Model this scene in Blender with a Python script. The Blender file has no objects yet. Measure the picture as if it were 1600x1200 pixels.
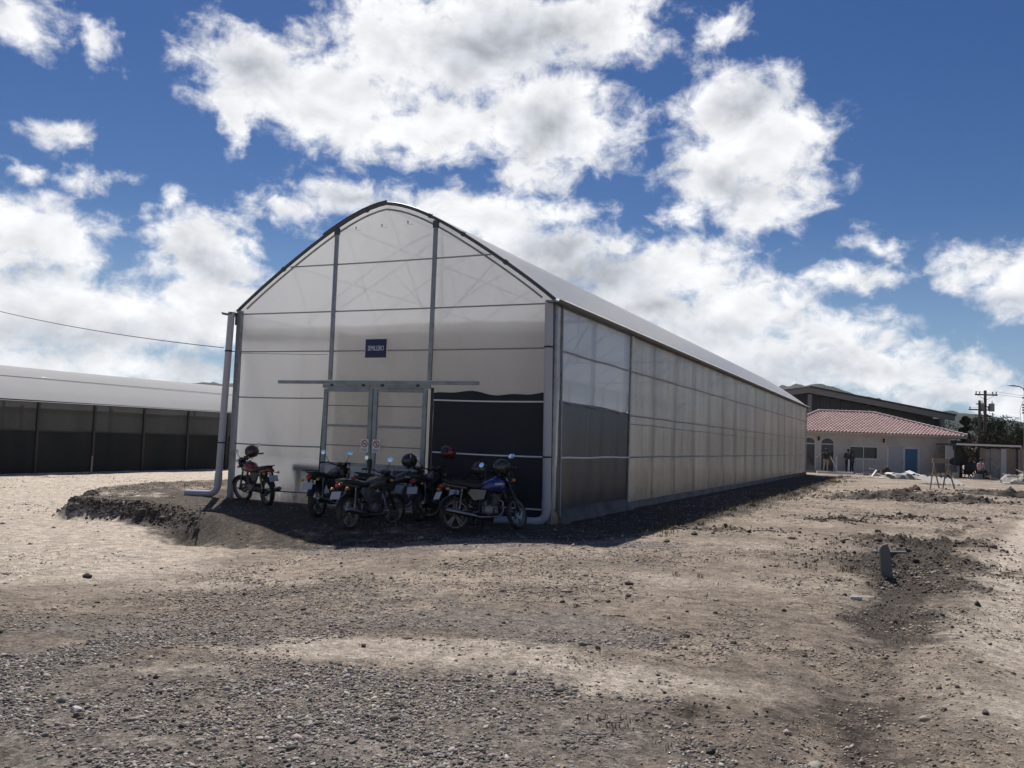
import bpy, math, random
import numpy as np
from mathutils import Vector, Matrix

random.seed(11)
RNG = np.random.default_rng(11)
sc = bpy.context.scene
COL = sc.collection
PI = math.pi

# ------------------------------------------------------------------ camera
CAM = Vector((14.963, -16.302, 1.667))
cam_data = bpy.data.cameras.new('camera')
cam_data.sensor_width = 36.0
cam_data.lens = 1363.17 / 1600 * 36
cam_data.clip_start = 0.1
cam_data.clip_end = 9000
cam = bpy.data.objects.new('camera', cam_data)
COL.objects.link(cam)
_r = Vector((0.90710, 0.41941, 0.03556)).normalized()
_f = Vector((-0.42087, 0.90495, 0.06269)).normalized()
_u = _r.cross(_f).normalized()
_r = _f.cross(_u).normalized()
cam.matrix_world = Matrix(((_r.x, _u.x, -_f.x, CAM.x), (_r.y, _u.y, -_f.y, CAM.y), (_r.z, _u.z, -_f.z, CAM.z), (0, 0, 0, 1)))
sc.camera = cam

# ------------------------------------------------------------------ sun, sky, exposure
SUN_DIR = Vector((-0.44, 0.57, 1.0)).normalized()
SUN_EL = math.asin(SUN_DIR.z)
SUN_AZ = math.atan2(SUN_DIR.x, SUN_DIR.y)
SKY_STRENGTH = 0.05
SUN_STRENGTH = 5.0
HAZE = 0.00006
sl = bpy.data.lights.new('sun', 'SUN')
sl.energy = SUN_STRENGTH
sl.angle = math.radians(0.53)
sl.color = (1.0, 0.975, 0.94)
so = bpy.data.objects.new('sun', sl)
so.rotation_euler = SUN_DIR.to_track_quat('Z', 'Y').to_euler()
so.location = (-20, 20, 60)
COL.objects.link(so)

sc.view_settings.view_transform = 'Standard'
sc.view_settings.look = 'None'
sc.view_settings.exposure = 0.15
sc.view_settings.gamma = 1.0
sc.view_settings.use_curve_mapping = False
sc.cycles.use_denoising = True
sc.cycles.max_bounces = 10
sc.cycles.transparent_max_bounces = 16
sc.cycles.transmission_bounces = 10
sc.cycles.diffuse_bounces = 5
sc.cycles.sample_clamp_indirect = 6.0

# clouds: centre azimuth, centre elevation, half width, half height (radians on the sky)
CLOUDS = [(-0.739, 0.382, 0.083, 0.053), (-0.654, 0.367, 0.101, 0.062), (-0.57, 0.433, 0.111, 0.076), (-0.48, 0.438, 0.128, 0.082), (-0.375, 0.454, 0.113, 0.047), (-0.521, 0.351, 0.097, 0.047), (-0.401, 0.356, 0.112, 0.054), (-0.422, 0.304, 0.056, 0.028), (-0.602, 0.339, 0.066, 0.033), (-0.189, 0.366, 0.078, 0.055), (-0.154, 0.332, 0.08, 0.059), (-0.202, 0.3, 0.074, 0.047), (-0.153, 0.278, 0.069, 0.04), (-0.18, 0.256, 0.063, 0.026), (-0.247, 0.257, 0.029, 0.014), (-0.973, 0.391, 0.049, 0.031), (-0.902, 0.375, 0.021, 0.025), (-0.928, 0.291, 0.035, 0.017), (-0.956, 0.247, 0.02, 0.012), (-0.902, 0.248, 0.029, 0.015), (-0.822, 0.226, 0.017, 0.016), (-0.76, 0.331, 0.017, 0.032), (-0.941, 0.179, 0.08, 0.047), (-0.949, 0.114, 0.107, 0.051), (-0.778, 0.185, 0.063, 0.048), (-0.765, 0.131, 0.079, 0.055), (-0.854, 0.103, 0.136, 0.043), (-0.911, 0.059, 0.151, 0.026), (-0.794, 0.06, 0.084, 0.021), (-0.96, 0.208, 0.051, 0.022), (-0.634, 0.271, 0.065, 0.027), (-0.711, 0.243, 0.05, 0.019), (-0.575, 0.251, 0.066, 0.028), (-0.479, 0.246, 0.119, 0.039), (-0.404, 0.209, 0.111, 0.054), (-0.391, 0.265, 0.067, 0.018), (-0.308, 0.222, 0.037, 0.016), (-0.514, 0.191, 0.111, 0.065), (-0.257, 0.19, 0.09, 0.039), (-0.207, 0.215, 0.046, 0.022), (-0.292, 0.161, 0.08, 0.05), (-0.185, 0.148, 0.104, 0.042), (-0.09, 0.123, 0.085, 0.029), (-0.051, 0.089, 0.12, 0.031), (0.028, 0.069, 0.094, 0.025), (0.086, 0.053, 0.061, 0.022), (-0.163, 0.098, 0.15, 0.042), (-0.219, 0.112, 0.106, 0.043), (-0.046, 0.218, 0.034, 0.015), (-0.065, 0.184, 0.068, 0.016), (0.057, 0.191, 0.038, 0.032), (0.097, 0.173, 0.047, 0.041), (-0.198, 0.452, 0.032, 0.021)]

# grey undersides and thick cores, the same four numbers
CORES = [(-0.45, 0.433, 0.113, 0.048), (-0.76, 0.382, 0.041, 0.025), (-0.401, 0.346, 0.056, 0.03), (-0.165, 0.378, 0.052, 0.027), (-0.202, 0.28, 0.042, 0.014), (-0.336, 0.182, 0.081, 0.029), (-0.284, 0.151, 0.079, 0.016), (-0.206, 0.13, 0.091, 0.016), (-0.499, 0.191, 0.066, 0.029), (-0.895, 0.09, 0.101, 0.017), (-0.769, 0.068, 0.072, 0.021), (-0.774, 0.165, 0.04, 0.021), (-0.083, 0.088, 0.097, 0.015), (0.011, 0.062, 0.09, 0.013), (-0.939, 0.141, 0.057, 0.019), (0.086, 0.155, 0.028, 0.014), (-0.62, 0.269, 0.043, 0.012), (-0.389, 0.224, 0.059, 0.021)]


class NT:
    """Small helper for writing node trees."""
    def __init__(self, tree):
        self.t = tree
        self.n = tree.nodes
        self.l = tree.links

    def new(self, typ, **kw):
        nd = self.n.new(typ)
        for k, v in kw.items():
            setattr(nd, k, v)
        return nd

    def put(self, sock, val):
        if val is None:
            return
        if isinstance(val, bpy.types.NodeSocket):
            self.l.new(val, sock)
        else:
            sock.default_value = val

    def math(self, op, a, b=None, c=None, clamp=False):
        nd = self.new('ShaderNodeMath', operation=op, use_clamp=clamp)
        for i, v in enumerate((a, b, c)):
            self.put(nd.inputs[i], v)
        return nd.outputs[0]

    def vec(self, op, a, b=None, c=None):
        nd = self.new('ShaderNodeVectorMath', operation=op)
        for i, v in enumerate((a, b, c)):
            if v is not None:
                self.put(nd.inputs[i], v)
        return nd.outputs['Value'] if op in ('LENGTH', 'DOT_PRODUCT', 'DISTANCE') else nd.outputs[0]

    def noise(self, vec, scale, detail=4.0, rough=0.55, col=False, lac=2.0, dist=0.0):
        nd = self.new('ShaderNodeTexNoise')
        self.put(nd.inputs['Vector'], vec)
        nd.inputs['Scale'].default_value = scale
        nd.inputs['Detail'].default_value = detail
        nd.inputs['Roughness'].default_value = rough
        nd.inputs['Lacunarity'].default_value = lac
        nd.inputs['Distortion'].default_value = dist
        return nd.outputs['Color'] if col else nd.outputs[0]

    def voronoi(self, vec, scale, feature='F1', out='Distance', rand=1.0):
        nd = self.new('ShaderNodeTexVoronoi', feature=feature)
        self.put(nd.inputs['Vector'], vec)
        nd.inputs['Scale'].default_value = scale
        nd.inputs['Randomness'].default_value = rand
        return nd.outputs[out]

    def ramp(self, v, lo, hi, smooth=True, a=0.0, b=1.0):
        nd = self.new('ShaderNodeMapRange', interpolation_type='SMOOTHSTEP' if smooth else 'LINEAR')
        self.put(nd.inputs['Value'], v)
        self.put(nd.inputs['From Min'], lo)
        self.put(nd.inputs['From Max'], hi)
        nd.inputs['To Min'].default_value = a
        nd.inputs['To Max'].default_value = b
        return nd.outputs[0]

    def mix(self, fac, a, b, mode='MIX'):
        nd = self.new('ShaderNodeMix', data_type='RGBA', blend_type=mode)
        self.put(nd.inputs['Factor'], fac)
        for s, v in ((nd.inputs[6], a), (nd.inputs[7], b)):
            self.put(s, (*v, 1.0) if isinstance(v, tuple) and len(v) == 3 else v)
        return nd.outputs[2]


def build_world():
    w = bpy.data.worlds.new('World')
    sc.world = w
    w.use_nodes = True
    w.cycles.sampling_method = 'MANUAL'
    w.cycles.sample_map_resolution = 512
    T = NT(w.node_tree)
    T.n.clear()
    out = T.new('ShaderNodeOutputWorld')
    bg = T.new('ShaderNodeBackground')
    T.l.new(bg.outputs[0], out.inputs[0])
    sky = T.new('ShaderNodeTexSky', sky_type='NISHITA')
    sky.sun_disc = False
    sky.sun_elevation = SUN_EL
    sky.sun_rotation = SUN_AZ
    sky.altitude = 900
    sky.air_density = 1.0
    sky.dust_density = 0.25
    sky.ozone_density = 2.2
    tc = T.new('ShaderNodeTexCoord')
    d = tc.outputs['Generated']
    sep = T.new('ShaderNodeSeparateXYZ')
    T.l.new(d, sep.inputs[0])
    az = T.math('ARCTAN2', sep.outputs[0], sep.outputs[1])
    el = T.math('ARCSINE', sep.outputs[2])
    cmb = T.new('ShaderNodeCombineXYZ')
    T.l.new(az, cmb.inputs[0])
    T.l.new(el, cmb.inputs[1])
    P = cmb.outputs[0]
    # warp the sky position so that outlines billow
    w1 = T.vec('SUBTRACT', T.noise(P, 8.0, 2.0, 0.5, col=True), (0.5, 0.5, 0.5))
    w2 = T.vec('SUBTRACT', T.noise(P, 34.0, 5.0, 0.6, col=True), (0.5, 0.5, 0.5))
    Pw = T.vec('MULTIPLY_ADD', w1, (0.075, 0.05, 0.0), P)
    Pw = T.vec('MULTIPLY_ADD', w2, (0.040, 0.034, 0.0), Pw)

    def field(blobs, pos, soft):
        D = None
        for (a, e, rx, ry) in blobs:
            q = T.vec('MULTIPLY_ADD', pos, (1 / rx, 1 / ry, 0.0), (-a / rx, -e / ry, 0.0))
            s = min(1.0, 0.30 + 0.70 * ry / 0.055)
            dd = T.math('MULTIPLY_ADD', T.vec('LENGTH', q), -s, s)
            D = dd if D is None else T.math('SMOOTH_MAX', D, dd, soft)
        return D

    D = field(CLOUDS, Pw, 0.16)
    G = field(CORES, Pw, 0.2)
    # unseen sky: the same broken cumulus, thinned out to lower the ambient light
    view = T.vec('DOT_PRODUCT', d, (-0.4217, 0.9067, 0.0))
    other = T.ramp(view, 0.62, 0.45)
    cov = T.math('MULTIPLY_ADD', T.noise(d, 3.2, 3.0, 0.5), 4.5, -2.75)
    cov = T.math('SUBTRACT', T.math('MULTIPLY', T.math('ADD', cov, 1.05), other), 1.05)
    D = T.math('MAXIMUM', D, cov)
    D = T.math('MAXIMUM', D, -0.8)
    Ps = T.vec('MULTIPLY', P, (1.0, 1.3, 1.0))
    fine = T.noise(Ps, 26.0, 12.0, 0.62, dist=0.3)
    dens = T.math('MULTIPLY_ADD', T.math('SUBTRACT', fine, 0.5), 1.65, T.math('ADD', D, 0.04))
    alpha = T.ramp(dens, -0.12, 0.54)
    # body shading: bright rims, grey cores, billows lit from the sun's side above
    up = T.vec('ADD', Ps, (-0.006, 0.020, 0.0))
    fine2 = T.noise(up, 15.0, 7.0, 0.55, dist=0.3)
    fine1 = T.noise(Ps, 15.0, 7.0, 0.55, dist=0.3)
    relief = T.math('SUBTRACT', fine1, fine2)
    wob = T.math('MULTIPLY_ADD', T.noise(Ps, 6.5, 6.0, 0.55), 2.0, -1.0)
    grey = T.ramp(T.math('ADD', G, wob), -0.30, 1.05)
    soft = T.math('MULTIPLY', T.ramp(T.math('MULTIPLY_ADD', wob, 0.6, D), 0.15, 1.0), 0.22)
    grey = T.math('ADD', grey, soft, clamp=True)
    tone = T.math('MULTIPLY_ADD', grey, -0.40, 0.90)
    tone = T.math('MULTIPLY_ADD', relief, 0.62, tone)
    tone = T.math('MINIMUM', T.math('MAXIMUM', tone, 0.34), 0.96)
    ccol = T.mix(grey, (0.98 / SKY_STRENGTH, 0.985 / SKY_STRENGTH, 1.0 / SKY_STRENGTH), (0.88 / SKY_STRENGTH, 0.93 / SKY_STRENGTH, 1.02 / SKY_STRENGTH))
    ccol = T.vec('SCALE', ccol)
    ccol.node.inputs['Scale'].default_value = 1.0
    T.l.new(tone, ccol.node.inputs['Scale'])
    hsv = T.new('ShaderNodeHueSaturation')
    hsv.inputs['Saturation'].default_value = 1.30
    hsv.inputs['Hue'].default_value = 0.512
    hsv.inputs['Value'].default_value = 1.08
    T.l.new(sky.outputs[0], hsv.inputs['Color'])
    # clouds stop at the horizon, where the far air is pale
    alpha = T.math('MULTIPLY', alpha, T.ramp(el, -0.01, 0.02))
    low = T.mix(T.math('MULTIPLY', T.ramp(el, 0.26, 0.0), 0.55), hsv.outputs[0], (0.30 / SKY_STRENGTH, 0.45 / SKY_STRENGTH, 0.66 / SKY_STRENGTH))
    full = T.mix(alpha, low, ccol)
    T.l.new(full, bg.inputs['Color'])
    bg.inputs['Strength'].default_value = SKY_STRENGTH


build_world()

# ------------------------------------------------------------------ helpers
RIGHT = Vector((0.9068, 0.4217, 0.0))      # level axes of the viewing direction, used to lay out the far side of the yard
FWD = Vector((-0.4217, 0.9067, 0.0))
YARD_ROT = math.atan2(RIGHT.y, RIGHT.x)


def UV(u, v, z=0.0):
    p = Vector((CAM.x, CAM.y, 0)) + RIGHT * u + FWD * v
    return Vector((p.x, p.y, z))


def smooth01(t):
    t = np.clip(t, 0, 1)
    return t * t * (3 - 2 * t)


def sstep(a, b, x):
    return smooth01((x - a) / (b - a))


class MB:
    """Collects geometry that becomes ONE mesh object."""
    def __init__(self):
        self.v = []
        self.f = []

    def add(self, vs, fs):
        o = len(self.v)
        self.v.extend([tuple(x) for x in vs])
        self.f.extend([tuple(i + o for i in f) for f in fs])
        return self

    def box(self, c, s, rot=None):
        x, y, z = s[0] / 2, s[1] / 2, s[2] / 2
        vs = [Vector((a * x, b * y, d * z)) for a in (-1, 1) for b in (-1, 1) for d in (-1, 1)]
        if rot is not None:
            vs = [rot @ p for p in vs]
        c = Vector(c)
        return self.add([p + c for p in vs], [(0, 1, 3, 2), (4, 6, 7, 5), (0, 4, 5, 1), (2, 3, 7, 6), (0, 2, 6, 4), (1, 5, 7, 3)])

    def bar(self, p0, p1, w, h, up=(0, 0, 1)):
        p0, p1 = Vector(p0), Vector(p1)
        d = (p1 - p0).normalized()
        upv = Vector(up)
        if abs(d.dot(upv)) > 0.98:
            upv = Vector((0, 1, 0))
        s = d.cross(upv).normalized()
        t = s.cross(d).normalized()
        vs = []
        for p in (p0, p1):
            for a, b in ((-1, -1), (1, -1), (1, 1), (-1, 1)):
                vs.append(p + s * (a * w / 2) + t * (b * h / 2))
        return self.add(vs, [(0, 3, 2, 1), (4, 5, 6, 7), (0, 1, 5, 4), (1, 2, 6, 5), (2, 3, 7, 6), (3, 0, 4, 7)])

    def tube(self, pts, r, n=10, caps=True):
        pts = [Vector(p) for p in pts]
        rs = r if isinstance(r, (list, tuple)) else [r] * len(pts)
        d = (pts[1] - pts[0]).normalized()
        ref = Vector((0, 0, 1)) if abs(d.z) < 0.9 else Vector((0, 1, 0))
        s = d.cross(ref).normalized()
        vs = []
        for i, p in enumerate(pts):
            if i == 0:
                t = pts[1] - pts[0]
            elif i == len(pts) - 1:
                t = pts[-1] - pts[-2]
            else:
                t = (pts[i + 1] - p).normalized() + (p - pts[i - 1]).normalized()
            t = t.normalized()
            s = (s - t * s.dot(t)).normalized()
            b = t.cross(s)
            for k in range(n):
                a = 2 * PI * k / n
                vs.append(p + (s * math.cos(a) + b * math.sin(a)) * rs[i])
        fs = []
        for i in range(len(pts) - 1):
            for k in range(n):
                fs.append((i * n + k, i * n + (k + 1) % n, (i + 1) * n + (k + 1) % n, (i + 1) * n + k))
        if caps:
            fs.append(tuple(range(n - 1, -1, -1)))
            fs.append(tuple((len(pts) - 1) * n + k for k in range(n)))
        return self.add(vs, fs)

    def rings(self, rings, closed=True, caps=True):
        n = len(rings[0])
        vs = [p for r in rings for p in r]
        fs = []
        for i in range(len(rings) - 1):
            for k in range(n if closed else n - 1):
                fs.append((i * n + k, i * n + (k + 1) % n, (i + 1) * n + (k + 1) % n, (i + 1) * n + k))
        if caps and closed:
            fs.append(tuple(range(n - 1, -1, -1)))
            fs.append(tuple((len(rings) - 1) * n + k for k in range(n)))
        return self.add(vs, fs)

    def loft(self, secs, n=14, ex=2.4):
        """sections (x, centre z, half width, half height) along x; superellipse rings."""
        rg = []
        for s in secs:
            x, zc, hw, hh = s[:4]
            yc = s[4] if len(s) > 4 else 0.0
            ring = []
            for k in range(n):
                a = 2 * PI * k / n
                c, q = math.cos(a), math.sin(a)
                ring.append((x, yc + hw * math.copysign(abs(c) ** (2 / ex), c), zc + hh * math.copysign(abs(q) ** (2 / ex), q)))
            rg.append(ring)
        return self.rings(rg)

    def lathe(self, prof, n=16, M=None, caps=False):
        """profile (radius, height) about local z, placed by matrix M."""
        M = M or Matrix.Identity(4)
        rg = []
        for r, z in prof:
            rg.append([M @ Vector((r * math.cos(2 * PI * k / n), r * math.sin(2 * PI * k / n), z)) for k in range(n)])
        return self.rings(rg, caps=caps)

    def grid(self, P):
        """P[i][j] points -> sheet."""
        ni, nj = len(P), len(P[0])
        vs = [p for row in P for p in row]
        return self.add(vs, [(i * nj + j, i * nj + j + 1, (i + 1) * nj + j + 1, (i + 1) * nj + j) for i in range(ni - 1) for j in range(nj - 1)])

    def prism(self, poly, d0, d1, axes='xz'):
        """polygon in two axes extruded along the third."""
        def mk(a, b, d):
            return {'xz': (a, d, b), 'xy': (a, b, d), 'yz': (d, a, b)}[axes]
        n = len(poly)
        vs = [mk(a, b, d0) for a, b in poly] + [mk(a, b, d1) for a, b in poly]
        fs = [tuple(range(n)), tuple(range(2 * n - 1, n - 1, -1))] + [(i, n + i, n + (i + 1) % n, (i + 1) % n) for i in range(n)]
        return self.add(vs, fs)

    def mesh(self, name, mat, smooth=0.6):
        me = bpy.data.meshes.new(name)
        me.from_pydata(self.v, [], self.f)
        me.validate()
        if mat is not None:
            me.materials.append(mat)
        if smooth:
            me.polygons.foreach_set('use_smooth', [True] * len(me.polygons))
            me.set_sharp_from_angle(angle=smooth)
        me.update()
        return me

    def build(self, name, mat, parent=None, smooth=0.6, bevel=0.0):
        o = bpy.data.objects.new(name, self.mesh(name, mat, smooth))
        COL.objects.link(o)
        if parent is not None:
            o.parent = parent
        if bevel:
            b = o.modifiers.new('bevel', 'BEVEL')
            b.width = bevel
            b.segments = 2
            b.limit_method = 'ANGLE'
        return o


def tag(o, label=None, cat=None, group=None, kind=None):
    if label:
        o['label'] = label
    if cat:
        o['category'] = cat
    if group:
        o['group'] = group
    if kind:
        o['kind'] = kind
    return o


def thing(name, label, cat, loc=(0, 0, 0), rotz=0.0, group=None):
    o = bpy.data.objects.new(name, None)
    COL.objects.link(o)
    o.empty_display_size = 0.2
    o.location = loc
    o.rotation_euler = (0, 0, rotz)
    return tag(o, label, cat, group)


def copy_of(o, parent=None):
    c = o.copy()
    COL.objects.link(c)
    if parent is not None:
        c.parent = parent
    return c


def MAT(name, col, rough=0.6, metal=0.0, var=0.12, scale=6.0, bump=0.0, bscale=60.0, spec=0.5, dirt=None, dirt_amt=0.0):
    m = bpy.data.materials.new(name)
    m.use_nodes = True
    T = NT(m.node_tree)
    b = T.n['Principled BSDF']
    tc = T.new('ShaderNodeTexCoord').outputs['Object']
    n = T.noise(tc, scale, 6.0, 0.6)
    f = T.math('MULTIPLY_ADD', n, 2 * var, 1 - var)
    c = T.vec('SCALE', (*col,))
    T.l.new(f, c.node.inputs['Scale'])
    if dirt:
        c = T.mix(T.math('MULTIPLY', T.ramp(T.noise(tc, scale * 0.6, 8.0, 0.65), 0.42, 0.68), dirt_amt), c, dirt)
    T.put(b.inputs['Base Color'], c)
    T.put(b.inputs['Roughness'], T.math('MULTIPLY_ADD', T.noise(tc, scale * 2, 4.0), 0.2, rough - 0.1, clamp=True))
    b.inputs['Metallic'].default_value = metal
    b.inputs['Specular IOR Level'].default_value = spec
    if bump:
        bp = T.new('ShaderNodeBump')
        bp.inputs['Strength'].default_value = bump
        bp.inputs['Distance'].default_value = 0.01
        T.put(bp.inputs['Height'], T.noise(tc, bscale, 5.0, 0.6))
        T.l.new(bp.outputs[0], b.inputs['Normal'])
    return m
# ------------------------------------------------------------------ value noise for the terrain
def _hash(ix, iy, seed):
    h = (ix.astype(np.int64) * 374761393 + iy.astype(np.int64) * 668265263 + seed * 974711) & 0x7FFFFFFF
    h = ((h ^ (h >> 13)) * 1274126177) & 0x7FFFFFFF
    return ((h ^ (h >> 16)) & 0xFFFF) / 65535.0


def vnoise(x, y, seed=0):
    ix, iy = np.floor(x), np.floor(y)
    fx, fy = smooth01(x - ix), smooth01(y - iy)
    ix, iy = ix.astype(np.int64), iy.astype(np.int64)
    a, b = _hash(ix, iy, seed), _hash(ix + 1, iy, seed)
    c, d = _hash(ix, iy + 1, seed), _hash(ix + 1, iy + 1, seed)
    return (a * (1 - fx) + b * fx) * (1 - fy) + (c * (1 - fx) + d * fx) * fy - 0.5


def fbm(x, y, freq, octs, seed=0, gain=0.5):
    s, a = 0.0, 1.0
    for i in range(octs):
        s = s + a * vnoise(x * freq + 17.3 * i, y * freq - 9.1 * i, seed + i)
        freq *= 2.03
        a *= gain
    return s


# ------------------------------------------------------------------ terrain: height and soil kinds
PAD = [(-1.75, -2.70), (-0.7, -2.3), (0.9, -2.35), (2.0, -3.0), (4.0, -2.4), (6.0, -2.0), (9.8, -1.4), (11.0, 5.0), (11.0, 47.0), (-4.0, 47.0), (-5.5, 12.0), (-5.6, 3.0), (-4.0, -0.2)]


def poly_dist(x, y, poly):
    """distance outside a polygon (0 inside)"""
    n = len(poly)
    best = np.full(np.shape(x), 1e9)
    inside = np.zeros(np.shape(x), bool)
    for i in range(n):
        ax, ay = poly[i]
        bx, by = poly[(i + 1) % n]
        ex, ey = bx - ax, by - ay
        t = np.clip(((x - ax) * ex + (y - ay) * ey) / (ex * ex + ey * ey), 0, 1)
        best = np.minimum(best, np.hypot(x - ax - t * ex, y - ay - t * ey))
        cond = (ay > y) != (by > y)
        with np.errstate(divide='ignore', invalid='ignore'):
            xi = ax + (y - ay) / (ey if abs(ey) > 1e-9 else 1e-9) * ex
        inside ^= cond & (x < xi)
    return np.where(inside, 0.0, best)


def to_uv(x, y):
    dx, dy = x - CAM.x, y - CAM.y
    return dx * RIGHT.x + dy * RIGHT.y, dx * FWD.x + dy * FWD.y


def blob(u, v, cu, cv, ru, rv):
    return np.exp(-(((u - cu) / ru) ** 2 + ((v - cv) / rv) ** 2))


def path_mask(u, v, pts, width):
    best = np.full(np.shape(u), 1e9)
    for (ax, ay), (bx, by) in zip(pts[:-1], pts[1:]):
        ex, ey = bx - ax, by - ay
        t = np.clip(((u - ax) * ex + (v - ay) * ey) / (ex * ex + ey * ey), 0, 1)
        best = np.minimum(best, np.hypot(u - ax - t * ex, v - ay - t * ey))
    return np.exp(-(best / width) ** 2)


RUT = [(1.7, 3.6), (2.1, 5.2), (2.75, 6.7), (3.95, 9.1), (5.2, 11.4), (7.2, 15.0), (10.6, 20.5)]
RUT2 = [(3.4, 4.0), (4.3, 7.0), (5.6, 10.0), (7.6, 13.5), (11.5, 19.5), (17.0, 28.0)]
DARK_BLOBS = [(6.0, 13.2, 1.35, 1.3, 1.0), (7.5, 16.0, 1.6, 1.2, 0.9), (5.2, 11.0, 1.0, 0.9, 0.7), (4.4, 17.6, 1.3, 0.5, 0.75), (7.9, 21.0, 0.9, 0.7, 0.9),
              (14.9, 33.7, 2.3, 1.1, 1.0), (12.6, 31.0, 2.0, 1.0, 0.9), (15.8, 31.0, 2.2, 1.2, 1.0), (20.4, 36.5, 4.5, 1.5, 1.0), (10.5, 22.5, 1.5, 0.7, 0.6),
              (1.2, 5.6, 0.5, 0.5, 0.6), (4.2, 9.0, 0.7, 1.1, 0.5), (24.0, 40.0, 4.0, 1.3, 0.9)]
GRAVEL_BLOBS = [(-2.3, 5.0, 1.3, 0.75, 1.0), (-0.9, 5.1, 1.2, 0.8, 1.0), (0.3, 5.2, 0.9, 0.6, 0.9), (-0.4, 6.1, 1.1, 0.45, 0.8), (-0.2, 8.2, 1.6, 0.7, 0.85), (1.0, 7.6, 0.9, 0.45, 0.6),
                (-3.0, 7.6, 1.6, 0.9, 0.6), (-1.5, 10.0, 2.5, 1.0, 0.5), (0.6, 14.6, 3.2, 0.8, 0.85), (-2.0, 14.8, 1.8, 0.8, 0.7), (-0.6, 3.6, 2.4, 0.8, 1.0), (-3.4, 6.0, 0.9, 0.7, 0.7)]
PALE_BLOBS = [(-1.15, 6.95, 1.0, 0.40, 1.2), (-0.1, 7.1, 0.7, 0.32, 1.0), (0.85, 6.3, 0.85, 0.45, 1.3), (-1.9, 4.75, 0.3, 0.12, 0.9), (-0.7, 4.7, 0.35, 0.14, 0.9), (-2.3, 6.2, 0.7, 0.2, 0.5), (-9.0, 16.5, 4.0, 5.0, 1.2), (-6.9, 12.2, 2.2, 1.8, 0.9), (3.3, 6.2, 0.5, 1.4, 0.6),
              (4.3, 9.2, 0.5, 2.0, 0.5), (1.5, 10.8, 2.4, 1.0, 0.45), (-2.6, 11.2, 2.0, 0.9, 0.35), (4.5, 14.5, 2.0, 1.4, 0.35)]


def masks(x, y):
    u, v = to_uv(x, y)
    wob = fbm(x, y, 0.9, 3, 40) * 0.5
    gr = sum(w * blob(u, v, a, b, ra, rb) for a, b, ra, rb, w in GRAVEL_BLOBS)
    dk = sum(w * blob(u, v, a, b, ra, rb) for a, b, ra, rb, w in DARK_BLOBS)
    pl = sum(w * blob(u, v, a, b, ra, rb) for a, b, ra, rb, w in PALE_BLOBS)
    dk = dk + 0.55 * path_mask(u, v, RUT, 0.38)
    pl = pl + 0.9 * path_mask(u, v, RUT2, 0.35)
    # pale road round the left end of the pad
    d = poly_dist(x, y, PAD)
    road = sstep(-0.3, 1.2, d) * sstep(1.0, -3.0, x) * sstep(-9.0, -5.0, y)
    pl = pl + road
    # packed dark earth on the pad; the greenhouse's cast shadow painted in dark
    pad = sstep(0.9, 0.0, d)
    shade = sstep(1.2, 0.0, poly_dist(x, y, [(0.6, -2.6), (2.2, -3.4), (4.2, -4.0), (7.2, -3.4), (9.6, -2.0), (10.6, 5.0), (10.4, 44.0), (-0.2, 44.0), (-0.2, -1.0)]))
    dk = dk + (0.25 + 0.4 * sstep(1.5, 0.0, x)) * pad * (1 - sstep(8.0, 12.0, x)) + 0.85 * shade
    gr = np.clip(gr + wob * (gr > 0.08), 0, 1)
    dk = np.clip(dk + wob * (dk > 0.08) * 0.8, 0, 1)
    pl = np.clip(pl + wob * (pl > 0.08) * 0.8, 0, 1)
    return gr, dk, pl


def terrain(x, y):
    x = np.asarray(x, float)
    y = np.asarray(y, float)
    u, v = to_uv(x, y)
    base = -0.40 * sstep(0.8, -5.0, u) * sstep(5.0, 13.0, v)
    d = poly_dist(x, y, PAD) + 0.13 * fbm(x, y, 1.1, 3, 7)
    w = 0.55 + 1.7 * sstep(1.6, 4.2, x)
    pad = 0.0 + 0.10 * blob(x, y, -2.6, 1.2, 2.2, 3.0)
    k = smooth01(1 - np.clip(d, 0, None) / w)
    z = base * (1 - k) + pad * k
    z = z - 0.22 * blob(x, y, 2.6, -3.9, 1.0, 0.6)
    z = z - 0.08 * path_mask(u, v, RUT, 0.42) + 0.03 * path_mask(u, v, [(a + 0.75, b) for a, b in RUT], 0.35)
    z = z - 0.035 * path_mask(u, v, RUT2, 0.3)
    inside = (x > -0.1) & (x < 8.45) & (y > -0.4) & (y < 45)
    calm = np.where(inside, 0.12, 1.0)
    near = sstep(90.0, 45.0, v)
    _, dk, _ = masks(x, y)
    z = z + calm * near * (0.045 * fbm(x, y, 0.4, 3, 3) + 0.017 * fbm(x, y, 2.2, 4, 21) + 0.012 * fbm(x, y, 7.0, 4, 31, 0.62))
    lump = np.maximum(fbm(x, y, 2.6, 4, 55, 0.6) + 0.12, 0)
    dkp = np.where((x > -0.3) & (x < 8.6) & (y > -1.5), 0.0, np.where(v > 9, dk, dk * 0.35))
    dkp = np.where((x < 11.3) & (y > -6), 0.08 * dkp, dkp)
    z = z + 0.20 * lump * dkp * near * sstep(8, 20, v) + 0.10 * lump * dkp * near
    # far ground rises gently to the foot of the hills
    z = z + 0.012 * np.clip(np.hypot(u, v) - 160, 0, 900) * sstep(150, 300, v)
    return z


def TZ(x, y):
    return float(terrain(np.array([x]), np.array([y]))[0])


def axis_steps(lo, hi, fn):
    out = [lo]
    while out[-1] < hi:
        out.append(out[-1] + fn(out[-1]))
    return out


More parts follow.
